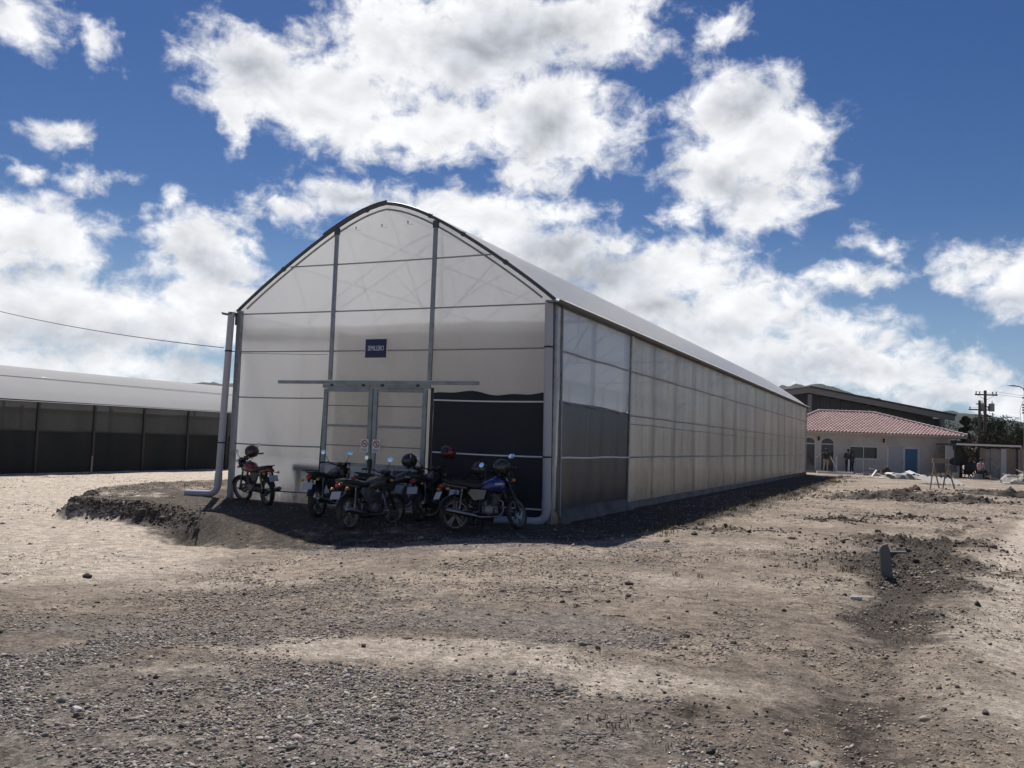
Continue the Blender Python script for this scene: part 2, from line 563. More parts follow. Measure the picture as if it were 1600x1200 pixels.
def build_ground():
    vs = axis_steps(3.4, 95.0, lambda t: 0.0052 * t + 0.013)
    vs = [-2500, -700, -200, -70, -25, -8, 0, 2.2] + vs + [120, 160, 220, 320, 480, 700, 1000, 1500, 2400]
    half = axis_steps(0.0, 52.0, lambda t: 0.05 if t < 9 else 0.05 + (t - 9) * 0.02)
    us = half + [70, 100, 160, 260, 420, 700, 1100, 1700, 2600]
    us = [-q for q in us[:0:-1]] + us
    us, vs = np.array(us), np.array(vs)
    U, V = np.meshgrid(us, vs)
    X = CAM.x + RIGHT.x * U + FWD.x * V
    Y = CAM.y + RIGHT.y * U + FWD.y * V
    Z = terrain(X, Y)
    n, m = U.shape
    co = np.stack([X, Y, Z], -1).reshape(-1, 3).astype(np.float32)
    idx = np.arange(n * m).reshape(n, m)
    quads = np.stack([idx[:-1, :-1], idx[:-1, 1:], idx[1:, 1:], idx[1:, :-1]], -1).reshape(-1, 4)
    me = bpy.data.meshes.new('ground')
    me.vertices.add(n * m)
    me.vertices.foreach_set('co', co.ravel())
    me.loops.add(quads.size)
    me.loops.foreach_set('vertex_index', quads.ravel().astype(np.int32))
    me.polygons.add(len(quads))
    me.polygons.foreach_set('loop_start', (np.arange(len(quads)) * 4).astype(np.int32))
    me.polygons.foreach_set('use_smooth', np.ones(len(quads), bool))
    me.update(calc_edges=True)
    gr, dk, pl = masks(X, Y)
    a = me.color_attributes.new('soil', 'FLOAT_COLOR', 'POINT')  # soil kinds; green also holds the painted greenhouse shadow
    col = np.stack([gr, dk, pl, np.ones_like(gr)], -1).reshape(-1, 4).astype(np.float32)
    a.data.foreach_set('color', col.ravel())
    o = bpy.data.objects.new('ground', me)
    COL.objects.link(o)
    tag(o, 'bare dusty yard of beige dirt, gravel and dark soil in front of the greenhouse', 'ground', kind='structure')
    me.materials.append(ground_material())
    return o


def ground_material():
    m = bpy.data.materials.new('yard_soil')
    m.use_nodes = True
    T = NT(m.node_tree)
    b = T.n['Principled BSDF']
    b.inputs['Specular IOR Level'].default_value = 0.15
    P = T.new('ShaderNodeNewGeometry').outputs['Position']
    at = T.new('ShaderNodeVertexColor', layer_name='soil')
    sp = T.new('ShaderNodeSeparateColor')
    T.l.new(at.outputs[0], sp.inputs[0])
    big = T.noise(P, 0.55, 6.0, 0.6)
    mid = T.noise(P, 3.2, 8.0, 0.65)
    fin = T.noise(P, 26.0, 6.0, 0.7)
    grit = T.noise(P, 95.0, 3.0, 0.7)
    dirt = T.mix(T.ramp(big, 0.36, 0.66), (0.255, 0.205, 0.16), (0.44, 0.353, 0.27))
    dirt = T.mix(T.math('MULTIPLY', T.ramp(mid, 0.46, 0.66), 0.8), dirt, (0.18, 0.145, 0.115))
    dirt = T.mix(T.math('MULTIPLY', T.ramp(fin, 0.45, 0.75), 0.5), dirt, (0.43, 0.36, 0.29))
    pale = T.mix(T.ramp(mid, 0.35, 0.7), (0.62, 0.525, 0.42), (0.48, 0.40, 0.32))
    dark = T.mix(T.ramp(fin, 0.35, 0.7), (0.042, 0.034, 0.029), (0.115, 0.093, 0.075))  # dark soil colour, also used for the painted greenhouse shadow
    vc = T.voronoi(P, 34.0, out='Color')
    vd = T.voronoi(P, 34.0)
    sepv = T.new('ShaderNodeSeparateColor')
    T.l.new(vc, sepv.inputs[0])
    grav = T.mix(sepv.outputs[0], (0.13, 0.113, 0.10), (0.40, 0.345, 0.295))
    grav = T.mix(T.ramp(vd, 0.018, 0.0), grav, (0.06, 0.052, 0.046))
    n_edge = T.math('MULTIPLY', T.math('SUBTRACT', mid, 0.5), 1.5)
    c = dirt
    fp = T.ramp(T.math('ADD', sp.outputs[2], T.math('MULTIPLY', n_edge, 0.6)), 0.15, 0.75)
    c = T.mix(fp, c, pale)
    fg = T.ramp(T.math('ADD', sp.outputs[0], n_edge), 0.3, 0.62)
    c = T.mix(T.math('MULTIPLY', fg, 0.7), c, grav)
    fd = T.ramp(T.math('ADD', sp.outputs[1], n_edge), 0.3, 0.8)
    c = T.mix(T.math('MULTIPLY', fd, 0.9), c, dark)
    # scattered crumbs
    crumb = T.ramp(T.voronoi(P, 11.0), 0.13, 0.08)
    keep = T.ramp(T.noise(P, 1.7, 5.0, 0.7), 0.48, 0.62)
    c = T.mix(T.math('MULTIPLY', T.math('MULTIPLY', crumb, keep), 0.75), c, (0.075, 0.06, 0.05))
    g1 = T.noise(P, 7.0, 11.0, 0.78)
    g2 = T.noise(T.vec('MULTIPLY', P, (1.0, 1.0, 1.0)), 40.0, 6.0, 0.85)
    k = T.math('MULTIPLY', T.ramp(g1, 0.36, 0.64, False, 0.55, 1.45), T.ramp(g2, 0.36, 0.64, False, 0.45, 1.55))
    cs = T.vec('SCALE', c)
    T.l.new(k, cs.node.inputs['Scale'])
    c = cs
    T.put(b.inputs['Base Color'], c)
    b.inputs['Roughness'].default_value = 0.95
    h = T.math('ADD', T.math('MULTIPLY', g1, 1.0), T.math('MULTIPLY', g2, 0.45))
    h = T.math('ADD', h, T.math('MULTIPLY', T.math('MULTIPLY', T.ramp(vd, 0.0, 0.02), fg), 0.5))
    bp = T.new('ShaderNodeBump')
    bp.inputs['Strength'].default_value = 1.0
    bp.inputs['Distance'].default_value = 0.06
    T.put(bp.inputs['Height'], h)
    T.l.new(bp.outputs[0], b.inputs['Normal'])
    return m


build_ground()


# ------------------------------------------------------------------ loose stone, clods and dry weeds (uncountable)
def ico():
    t = (1 + 5 ** 0.5) / 2
    v = np.array([(-1, t, 0), (1, t, 0), (-1, -t, 0), (1, -t, 0), (0, -1, t), (0, 1, t), (0, -1, -t), (0, 1, -t), (t, 0, -1), (t, 0, 1), (-t, 0, -1), (-t, 0, 1)], float)
    v /= np.linalg.norm(v[0])
    f = np.array([(0, 11, 5), (0, 5, 1), (0, 1, 7), (0, 7, 10), (0, 10, 11), (1, 5, 9), (5, 11, 4), (11, 10, 2), (10, 7, 6), (7, 1, 8), (3, 9, 4), (3, 4, 2), (3, 2, 6), (3, 6, 8), (3, 8, 9), (4, 9, 5), (2, 4, 11), (6, 2, 10), (8, 6, 7), (9, 8, 1)])
    return v, f


def octa():
    v = np.array([(1, 0, 0), (0, 1, 0), (-1, 0, 0), (0, -1, 0), (0, 0, 1), (0, 0, -0.6)], float)
    f = np.array([(0, 1, 4), (1, 2, 4), (2, 3, 4), (3, 0, 4), (1, 0, 5), (2, 1, 5), (3, 2, 5), (0, 3, 5)])
    return v, f


def scatter_stones(name, x, y, size, cols, mat, label, flat=0.65, shape=None):
    n = len(x)
    V, F = shape or ico()
    nv = len(V)
    z = terrain(x, y)
    ang = RNG.uniform(0, 2 * PI, n)
    sx = size * RNG.uniform(0.7, 1.3, n)
    sy = size * RNG.uniform(0.55, 1.0, n)
    sz = size * RNG.uniform(0.4, 0.8, n) * flat / 0.65
    jit = RNG.uniform(0.58, 1.28, (n, nv, 1))
    P = V[None] * jit
    tilt = RNG.uniform(-0.5, 0.5, n)
    px, py, pz = P[..., 0] * sx[:, None], P[..., 1] * sy[:, None], P[..., 2] * sz[:, None]
    pz, px = pz * np.cos(tilt)[:, None] - px * np.sin(tilt)[:, None], pz * np.sin(tilt)[:, None] + px * np.cos(tilt)[:, None]
    c, s = np.cos(ang)[:, None], np.sin(ang)[:, None]
    X = px * c - py * s + x[:, None]
    Y = px * s + py * c + y[:, None]
    Z = pz + (z + sz * 0.08)[:, None]
    co = np.stack([X, Y, Z], -1).reshape(-1, 3)
    tris = (F[None] + (np.arange(n) * nv)[:, None, None]).reshape(-1, 3)
    me = bpy.data.meshes.new(name)
    me.vertices.add(len(co))
    me.vertices.foreach_set('co', co.astype(np.float32).ravel())
    me.loops.add(tris.size)
    me.loops.foreach_set('vertex_index', tris.ravel().astype(np.int32))
    me.polygons.add(len(tris))
    me.polygons.foreach_set('loop_start', (np.arange(len(tris)) * 3).astype(np.int32))
    me.update(calc_edges=True)
    a = me.color_attributes.new('tint', 'FLOAT_COLOR', 'POINT')
    cc = np.repeat(np.concatenate([cols, np.ones((n, 1))], 1), nv, 0)
    a.data.foreach_set('color', cc.astype(np.float32).ravel())
    me.materials.append(mat)
    o = bpy.data.objects.new(name, me)
    COL.objects.link(o)
    tag(o, label, name.replace('_', ' '), kind='stuff')
    return o


def tint_material(name, rough=0.9):
    m = bpy.data.materials.new(name)
    m.use_nodes = True
    T = NT(m.node_tree)
    b = T.n['Principled BSDF']
    at = T.new('ShaderNodeVertexColor', layer_name='tint')
    P = T.new('ShaderNodeNewGeometry').outputs['Position']
    f = T.math('MULTIPLY_ADD', T.noise(P, 70.0, 4.0, 0.7), 0.8, 0.6)
    c = T.vec('SCALE', at.outputs[0])
    T.l.new(f, c.node.inputs['Scale'])
    T.put(b.inputs['Base Color'], c)
    b.inputs['Roughness'].default_value = rough
    b.inputs['Specular IOR Level'].default_value = 0.25
    return m


M_STONE = tint_material('loose_stone')


def sample_uv(n, u0, u1, v0, v1):
    v = np.sqrt(RNG.uniform(v0 ** 2, v1 ** 2, n))
    u = RNG.uniform(u0, u1, n) * (v / v1)
    x = CAM.x + RIGHT.x * u + FWD.x * v
    y = CAM.y + RIGHT.y * u + FWD.y * v
    return x, y, u, v


def free_of_house(x, y):
    return ~((x > -0.4) & (x < 8.75) & (y > -0.25) & (y < 45.4))


def build_stones():
    # gravel: dense where the gravel patches lie
    x, y, u, v = sample_uv(100000, -11, 11, 3.9, 17.0)
    extra = sample_uv(90000, -5.2, 3.4, 3.9, 7.5)
    x, y, v = np.concatenate([x, extra[0]]), np.concatenate([y, extra[1]]), np.concatenate([v, extra[3]])
    gr, dk, pl = masks(x, y)
    pr = np.clip(gr * 1.05 - pl * 0.7 + fbm(x, y, 1.5, 5, 77, 0.65) * 1.5 - 0.30, 0, 1)
    keep = (RNG.uniform(0, 1, len(x)) < pr * 0.85) & free_of_house(x, y)
    x, y, v = x[keep], y[keep], v[keep]
    n = len(x)
    size = 0.0055 + 0.0068 * RNG.gamma(1.5, 0.48, n)
    t = RNG.uniform(0, 1, (n, 1)) ** 1.5
    cols = (1 - t) * np.array([[0.085, 0.074, 0.067]]) + t * np.array([[0.46, 0.405, 0.35]])
    cols = cols * (1 + RNG.normal(0, 0.05, (n, 3)))
    scatter_stones('gravel', x, y, size, np.clip(cols, 0.03, 0.6), M_STONE, 'grey crushed gravel scattered over the dirt in the foreground')
    # crumbs of earth over the whole yard
    x, y, u, v = sample_uv(70000, -24, 24, 3.9, 36.0)
    e1 = sample_uv(150000, -9.5, 9.5, 3.9, 15.0)
    x, y, v = np.concatenate([x, e1[0]]), np.concatenate([y, e1[1]]), np.concatenate([v, e1[3]])
    gr, dk, pl = masks(x, y)
    pr = np.clip(0.34 + fbm(x, y, 0.8, 5, 90, 0.6) * 1.45 + dk * 0.4 - pl * 0.55, 0.03, 1)
    far = np.concatenate([np.ones(70000), sstep(15.0, 10.5, e1[3]) * sstep(9.5, 6.0, np.abs(e1[2]) * 15.0 / np.maximum(e1[3], 1) * 0.75)])
    pr = pr * far
    keep = (RNG.uniform(0, 1, len(x)) < pr) & free_of_house(x, y)
    x, y, v = x[keep], y[keep], v[keep]
    n = len(x)
    size = (0.006 + 0.0085 * RNG.gamma(1.3, 0.6, n)) * np.clip(0.55 + v / 22.0, 0.7, 1.6)
    t = RNG.uniform(0, 1, (n, 1))
    cols = (1 - t) * np.array([[0.10, 0.083, 0.069]]) + t * np.array([[0.42, 0.345, 0.275]])
    scatter_stones('earth_crumbs', x, y, size, cols, M_STONE, 'small crumbs of dry brown earth strewn over the yard', shape=octa())
    # clods in the dug-up dark soil
    xs, ys = [], []
    for (a, b, ra, rb, w) in DARK_BLOBS:
        k = int(420 * w * ra * rb) if b < 25 else int(130 * w * ra * rb)
        uu, vv = RNG.normal(a, ra * 0.6, k), RNG.normal(b, rb * 0.6, k)
        xs.append(CAM.x + RIGHT.x * uu + FWD.x * vv)
        ys.append(CAM.y + RIGHT.y * uu + FWD.y * vv)
    # broken edge of the pad's bank
    k = 1100
    tt = RNG.uniform(0, 1, k)
    bx = np.interp(tt, [0, 0.2, 0.55, 0.8, 1.0], [-3.0, -1.85, -0.7, 0.9, 2.2]) + RNG.normal(0, 0.13, k)
    by = np.interp(tt, [0, 0.2, 0.55, 0.8, 1.0], [-1.3, -2.85, -2.55, -2.65, -3.3]) + RNG.normal(0, 0.13, k)
    xs.append(bx)
    ys.append(by)
    x, y = np.concatenate(xs), np.concatenate(ys)
    k = free_of_house(x, y)
    x, y = x[k], y[k]
    n = len(x)
    size = 0.012 + 0.018 * RNG.gamma(1.4, 0.5, n)
    _, vv = to_uv(x, y)
    size *= np.clip(vv / 16.0, 0.5, 1.7)
    t = RNG.uniform(0, 1, (n, 1)) ** 1.4
    cols = (1 - t) * np.array([[0.052, 0.042, 0.036]]) + t * np.array([[0.17, 0.135, 0.108]])
    scatter_stones('dirt_clods', x, y, size, cols, M_STONE, 'heaped clods of dark dug-up soil on the right of the yard', 0.8)


build_stones()


def weed_blades(name, spots, mat, label, cols):
    """spots: (x, y, height, count, spread) tufts of thin blades"""
    vs, fs, cs = [], [], []
    for (x, y, h, cnt, spread) in spots:
        for _ in range(cnt):
            a = random.uniform(0, 2 * PI)
            r = spread * math.sqrt(random.random())
            bx, by = x + r * math.cos(a), y + r * math.sin(a)
            lean = random.uniform(0.1, 0.9) * h
            b = random.uniform(0, 2 * PI)
            hh = h * random.uniform(0.4, 1.1)
            w = 0.004 + h * 0.03
            dx, dy = math.cos(b), math.sin(b)
            z0 = 0.0
            i = len(vs)
            vs += [[bx - dy * w, by + dx * w, z0 - 0.01], [bx + dy * w, by - dx * w, z0 - 0.01], [bx + dx * lean * 0.4 + dy * w * 0.6, by + dy * lean * 0.4 - dx * w * 0.6, z0 + hh * 0.65],
                   [bx + dx * lean * 0.4 - dy * w * 0.6, by + dy * lean * 0.4 + dx * w * 0.6, z0 + hh * 0.65], [bx + dx * lean, by + dy * lean, z0 + hh]]
            fs += [(i, i + 1, i + 2, i + 3), (i + 3, i + 2, i + 4)]
            c = random.choice(cols)
            f = random.uniform(0.7, 1.25)
            cs += [(c[0] * f, c[1] * f, c[2] * f, 1.0)] * 5
    arr = np.array(vs)
    arr[:, 2] += np.repeat(terrain(arr[0::5, 0], arr[0::5, 1]), 5)
    me = bpy.data.meshes.new(name)
    me.from_pydata(arr.tolist(), [], fs)
    a = me.color_attributes.new('tint', 'FLOAT_COLOR', 'POINT')
    a.data.foreach_set('color', np.array(cs, np.float32).ravel())
    me.materials.append(mat)
    o = bpy.data.objects.new(name, me)
    COL.objects.link(o)
    tag(o, label, 'weeds', kind='stuff')


M_WEED = tint_material('dry_weed', 0.8)
_sp = []
for i in range(300):
    yy = random.uniform(-1.0, 44)
    xx = 10.0 + random.gauss(0.5, 0.45) + 0.012 * yy
    _sp.append((xx, yy, random.uniform(0.05, 0.16), random.randint(8, 22), random.uniform(0.08, 0.25)))
for i in range(170):      # dry stubble on the mound at the pad's left end
    xx, yy = random.uniform(-5.0, 1.0), random.uniform(-2.6, 3.5)
    _sp.append((xx, yy, random.uniform(0.02, 0.07), random.randint(4, 12), random.uniform(0.08, 0.25)))
for i in range(120):
    uu, vv = random.gauss(5.6, 1.5), random.gauss(12.6, 1.6)
    p = UV(uu, vv)
    _sp.append((p.x, p.y, random.uniform(0.03, 0.08), random.randint(5, 12), random.uniform(0.05, 0.15)))
weed_blades('low_weeds', _sp, M_WEED, 'low dry weeds growing along the greenhouse shade and in the dug soil', [(0.14, 0.13, 0.06), (0.10, 0.11, 0.045), (0.22, 0.17, 0.09), (0.16, 0.12, 0.075)])
# ------------------------------------------------------------------ greenhouse materials
def film_material(name, col, trans, clear, diff, gloss=0.06, dirt=(0.45, 0.40, 0.34), dirt_amt=0.35, splash=0.6):
    """polythene: scatters light through (trans), lets some straight through (clear), reflects some (diff)"""
    m = bpy.data.materials.new(name)
    m.use_nodes = True
    T = NT(m.node_tree)
    T.n.clear()
    out = T.new('ShaderNodeOutputMaterial')
    P = T.new('ShaderNodeNewGeometry').outputs['Position']
    st = T.vec('MULTIPLY', P, (1.0, 1.0, 0.35))
    blot = T.noise(st, 0.8, 6.0, 0.6)
    fine = T.noise(P, 9.0, 5.0, 0.6)
    if dirt_amt > 0.6:      # rain-washed streaks down the old curtain
        blot = T.math('MULTIPLY_ADD', T.noise(T.vec('MULTIPLY', P, (1.0, 1.5, 0.10)), 1.6, 6.0, 0.65), 0.55, T.math('MULTIPLY', blot, 0.45))
    f = T.math('MULTIPLY', T.ramp(T.math('MULTIPLY_ADD', fine, 0.3, T.math('MULTIPLY', blot, 0.8)), 0.42, 0.72), dirt_amt)
    c = T.mix(f, col, dirt)
    # mud splashed up from the ground
    sz = T.new('ShaderNodeSeparateXYZ')
    T.l.new(P, sz.inputs[0])
    sp = T.math('SUBTRACT', T.noise(P, 2.6, 8.0, 0.7), T.math('MULTIPLY', sz.outputs[2], 0.55))
    c = T.mix(T.math('MULTIPLY', T.ramp(sp, 0.22, 0.55), splash), c, (0.20, 0.16, 0.125))
    tr = T.new('ShaderNodeBsdfTranslucent')
    df = T.new('ShaderNodeBsdfDiffuse')
    gl = T.new('ShaderNodeBsdfGlossy')
    cl = T.new('ShaderNodeBsdfTransparent')
    gl.inputs['Roughness'].default_value = 0.28
    T.put(tr.inputs['Color'], c)
    T.put(df.inputs['Color'], c)
    T.put(cl.inputs['Color'], T.mix(0.5, (1.0, 1.0, 1.0), c))
    bp = T.new('ShaderNodeBump')
    bp.inputs['Strength'].default_value = 0.35
    bp.inputs['Distance'].default_value = 0.05
    T.put(bp.inputs['Height'], T.noise(T.vec('MULTIPLY', P, (1.0, 1.0, 0.5)), 1.6, 4.0, 0.5))
    T.l.new(bp.outputs[0], gl.inputs['Normal'])
    a = T.new('ShaderNodeMixShader')
    a.inputs[0].default_value = trans / max(trans + diff, 1e-6)
    T.l.new(df.outputs[0], a.inputs[1])
    T.l.new(tr.outputs[0], a.inputs[2])
    b = T.new('ShaderNodeMixShader')
    b.inputs[0].default_value = clear
    T.l.new(a.outputs[0], b.inputs[1])
    T.l.new(cl.outputs[0], b.inputs[2])
    g = T.new('ShaderNodeMixShader')
    fr = T.new('ShaderNodeFresnel')
    fr.inputs['IOR'].default_value = 1.45
    T.put(g.inputs[0], T.math('MULTIPLY', fr.outputs[0], gloss * 10))
    T.l.new(b.outputs[0], g.inputs[1])
    T.l.new(gl.outputs[0], g.inputs[2])
    T.l.new(g.outputs[0], out.inputs[0])
    return m


M_ROOF = film_material('roof_polythene', (0.965, 0.95, 0.92), 0.72, 0.06, 0.28, gloss=0.045, dirt_amt=0.05)
M_FILM = film_material('front_polythene', (0.955, 0.96, 0.97), 0.90, 0.085, 0.10, gloss=0.03, dirt_amt=0.10)
M_SCREEN = film_material('insect_screen', (0.52, 0.49, 0.44), 0.45, 0.22, 0.55, gloss=0.0, dirt_amt=0.35)
M_CURTAIN = film_material('side_curtain_film', (0.36, 0.33, 0.285), 0.50, 0.06, 0.50, gloss=0.02, dirt=(0.17, 0.15, 0.125), dirt_amt=0.8)
M_SIDE = film_material('corner_bay_film', (0.42, 0.44, 0.485), 0.45, 0.10, 0.55, gloss=0.02, dirt_amt=0.25)
M_SHADE = film_material('dark_ground_cover', (0.032, 0.035, 0.045), 0.06, 0.015, 0.94, gloss=0.012, dirt=(0.05, 0.05, 0.053), dirt_amt=0.4, splash=0.12)
M_GALV = MAT('galvanised_steel', (0.30, 0.32, 0.34), 0.5, 0.75, 0.2, 9.0, dirt=(0.16, 0.15, 0.14), dirt_amt=0.5)
M_DOORFRAME = MAT('door_steel', (0.27, 0.31, 0.33), 0.5, 0.5, 0.2, 7.0, dirt=(0.14, 0.14, 0.13), dirt_amt=0.5)
M_DARKSTEEL = MAT('dark_arch_steel', (0.085, 0.088, 0.095), 0.5, 0.5, 0.2, 5.0)
M_GIRT = MAT('girt_wire_channel', (0.30, 0.30, 0.30), 0.45, 0.6, 0.15, 6.0)
M_PVC = MAT('grey_white_pvc', (0.40, 0.41, 0.45), 0.4, 0.0, 0.06, 3.0, dirt=(0.42, 0.37, 0.31), dirt_amt=0.45)
M_LOWER = MAT('door_sheet_metal', (0.42, 0.44, 0.48), 0.45, 0.1, 0.1, 3.0, dirt=(0.26, 0.22, 0.18), dirt_amt=0.5)
M_BLACK = MAT('black_plastic', (0.018, 0.018, 0.02), 0.45, 0.0, 0.2, 8.0)
M_BLUE = MAT('sign_blue', (0.011, 0.014, 0.062), 0.35, 0.0, 0.05, 3.0)
M_WHITE = MAT('white_paint', (0.78, 0.78, 0.77), 0.5, 0.0, 0.05, 4.0)
M_LETTER = MAT('sign_lettering', (0.72, 0.74, 0.80), 0.5, 0.0, 0.03, 4.0)

GW = 8.284          # width of the gable wall
GL = 44.5           # length of the house
ARCH_T = [(0.0, 4.50), (0.45, 4.85), (1.0, 5.24), (1.56, 5.60), (2.0, 5.89), (2.5, 6.20), (3.2, 6.54), (3.7, 6.73), (4.142, 6.82)]
_at = np.array(ARCH_T)
_ac = np.polyfit(_at[:, 0], _at[:, 1], 4)


def arch_z(x):
    t = min(x, GW - x)
    return float(np.polyval(_ac, max(t, 0.0)))


def arch_pts(n=36, off=0.0, y=0.0):
    P = []
    for i in range(n + 1):
        x = GW * i / n
        e = 0.02
        s = (arch_z(x + e) - arch_z(x - e)) / (2 * e) if 0 < i < n else (arch_z(e) - arch_z(0)) / e * (1 if i == 0 else -1)
        if i == n // 2:
            s = 0.0
        q = math.hypot(1, s)
        P.append((x - off * s / q, y, arch_z(x) + off / q))
    return P


GH = thing('greenhouse', 'tall arched polythene greenhouse with a blue sign over its sliding door', 'greenhouse', (0, 0, 0))
part = lambda mb, name, mat, **k: mb.build(name, mat, GH, **k)


def sheet(x0, x1, zlo, zhi, y, nx=14, nz=14, amp=0.006, seed=0, side=None):
    """rippled sheet in the gable plane (or in the plane x = side when side is given, then x0..x1 runs along y)"""
    P = []
    fl = zlo if callable(zlo) else (lambda x: zlo)
    fh = zhi if callable(zhi) else (lambda x: zhi)
    for i in range(nx + 1):
        x = x0 + (x1 - x0) * i / nx
        a, b = fl(x), fh(x)
        row = []
        for j in range(nz + 1):
            z = a + (b - a) * j / nz
            d = amp * 2 * float(fbm(np.array(x * 1.3 + seed), np.array(z * 0.7 - seed), 1.1, 3, 5))
            row.append((x, y + d, z) if side is None else (side + d, x, z))
        P.append(row)
    return MB().grid(P)


# --- roof film and arches
rows = []
for y in np.linspace(-0.06, GL + 0.05, 20):
    ap = arch_pts(40, 0.055, y)
    rows.append([(-0.29, y, 4.47)] + ap + [(GW + 0.29, y, 4.47)])
part(MB().grid(rows), 'roof_film', M_ROOF, smooth=0.9)
front = part(MB().tube(arch_pts(40, 0.02, -0.05), 0.040, 8), 'front_arch', M_DARKSTEEL)
part(MB().tube([(x, -0.045, z) for x, _, z in arch_pts(40, -0.115, 0)][1:-1], 0.022, 8), 'front_arch', M_GALV)
lft = arch_pts(40, 0.055, -0.05)[12:21]
part(MB().tube(lft, 0.045, 8), 'film_clamp', M_DARKSTEEL)
# short joint collars on the arch
for k in (6, 17, 25, 29, 34):
    a, b = arch_pts(40, 0.02, -0.05)[k], arch_pts(40, 0.02, -0.05)[k + 1]
    a, b = Vector(a), Vector(b)
    part(MB().tube([a.lerp(b, 0.35), a.lerp(b, 0.65)], 0.055, 8), 'arch_collar', M_DARKSTEEL)

rib_me = MB().tube(arch_pts(28, -0.01, 0), 0.026, 6).mesh('arch', M_GALV)
chord = MB()
chord.bar((0.05, 0, 4.42), (GW - 0.05, 0, 4.42), 0.05, 0.06)
for a, b in (((4.142, 4.42), (4.142, 6.75)), ((4.142, 4.45), (2.45, 6.12)), ((4.142, 4.45), (5.83, 6.12))):
    chord.bar((a[0], 0, a[1]), (b[0], 0, b[1]), 0.035, 0.035)
chord_me = chord.mesh('truss', M_GALV, 0)
post_me = {}
for sx in (0, 1):
    X = 0.03 if sx == 0 else GW - 0.05
    post_me[sx] = MB().box((X, 0, 2.2), (0.07, 0.07, 4.6)).mesh('side_post', M_GALV, 0)
k = 0
y = 2.5
while y < GL + 0.1:
    for nm, me in (('arch', rib_me), ('side_post', post_me[0]), ('side_post', post_me[1])) + ((('truss', chord_me),) if k % 4 == 0 else ()):
        o = bpy.data.objects.new(nm, me)
        COL.objects.link(o)
        o.parent = GH
        o.location = (0, min(y, GL - 0.08), 0)
    y += 2.472
    k += 1
# roof purlins
for xx in (1.56, 3.0, 4.142, 5.28, 6.72):
    part(MB().bar((xx, 0.05, arch_z(xx) - 0.07), (xx, GL, arch_z(xx) - 0.07), 0.04, 0.04), 'purlin', M_GALV, smooth=0)
# diagonal braces of the first bays
for a, b in (((0.12, 2.45, 3.9), (0.12, 0.2, 0.4)), ((0.14, 0.3, 0.9), (0.14, 2.4, 2.2)), ((2.6, 0.2, 4.40), (4.142, 2.4, 6.6)), ((5.46, 0.2, 6.2), (4.3, 2.4, 4.5)), ((GW - 0.16, 2.4, 4.3), (GW - 0.16, 0.2, 2.6))):
    part(MB().tube([a, b], 0.028, 6), 'brace', M_GALV)

# --- gable wall: film, screens, posts, girts
part(sheet(0.06, GW - 0.06, 4.443, lambda x: arch_z(x) - 0.0, 0.0, 30, 16, 0.006, 2), 'gable_film', M_FILM)
part(sheet(0.08, 2.68, 0.02, 4.443, 0.0, 14, 20, 0.008, 4), 'wall_film', M_FILM)
part(sheet(2.68, 5.5, 2.78, 4.443, 0.0, 14, 10, 0.006, 6), 'wall_film', M_FILM)
part(sheet(5.5, GW - 0.06, 2.5, 4.443, 0.0, 14, 12, 0.006, 8), 'wall_film', M_FILM)
for a, b, z0, dz in ((0.14, 2.78, 3.78, 0.015), (2.84, 5.46, 0.1, -0.02), (5.46, GW - 0.12, 0.1, 0.02)):
    part(sheet(a, b, z0, lambda x, dz=dz: 4.13 + dz * math.sin(x * 2.2) + 0.012 * math.sin(x * 7), 0.13, 12, 14, 0.012, a), 'insect_screen', M_SCREEN)
part(sheet(0.14, 2.78, 1.05, 3.75, 0.16, 12, 14, 0.012, 31), 'insect_screen', film_material('pale_screen', (0.80, 0.78, 0.74), 0.65, 0.45, 0.35, gloss=0.0, dirt_amt=0.2))
# dark ground cover tied over the lower right of the gable, its top edge wavy
part(sheet(5.55, GW - 0.02, 0.0, lambda x: 2.60 + 0.035 * math.sin(x * 3.1 + 1) + 0.02 * math.sin(x * 7.0), -0.016, 26, 18, 0.006, 12), 'dark_cover', M_SHADE)
part(MB().box((5.515, -0.03, 1.36), (0.07, 0.012, 2.68)), 'dark_edge_strip', M_BLACK, smooth=0)
part(MB().bar((2.685, -0.03, 2.62), (2.63, -0.03, 0.75), 0.03, 0.012), 'dark_edge_strip', M_BLACK, smooth=0)

for X in (2.85, 5.46):
    part(MB().box((X, -0.075, (2.86 + arch_z(X) - 0.06) / 2), (0.095, 0.05, arch_z(X) - 0.06 - 2.86)), 'gable_post', M_GALV, bevel=0.006)
    part(MB().box((X, -0.075, arch_z(X) - 0.1), (0.13, 0.06, 0.16)), 'post_bracket', M_DARKSTEEL, bevel=0.006)
GIRTS = [(1.52, 6.80, 5.53), (0.08, GW - 0.05, 4.443), (0.06, GW - 0.05, 3.531), (0.06, 2.64, 2.44), (5.56, GW - 0.05, 2.44), (0.05, 2.62, 1.325), (5.58, GW - 0.05, 1.325), (0.06, 2.62, 0.27), (5.6, GW - 0.05, 0.27)]
for a, b, z in GIRTS:
    pts = [(a + (b - a) * t, -0.032, z - 0.012 * math.sin(PI * t)) for t in np.linspace(0, 1, 9)]
    part(MB().tube(pts, 0.017, 6), 'girt', M_WHITE if (a > 5 and z < 3) else M_GIRT)
# thin dark seams where the film is clipped
part(MB().tube([(0.1, -0.012, 3.50), (2.7, -0.012, 3.44)], 0.006, 5), 'film_seam', M_GIRT)

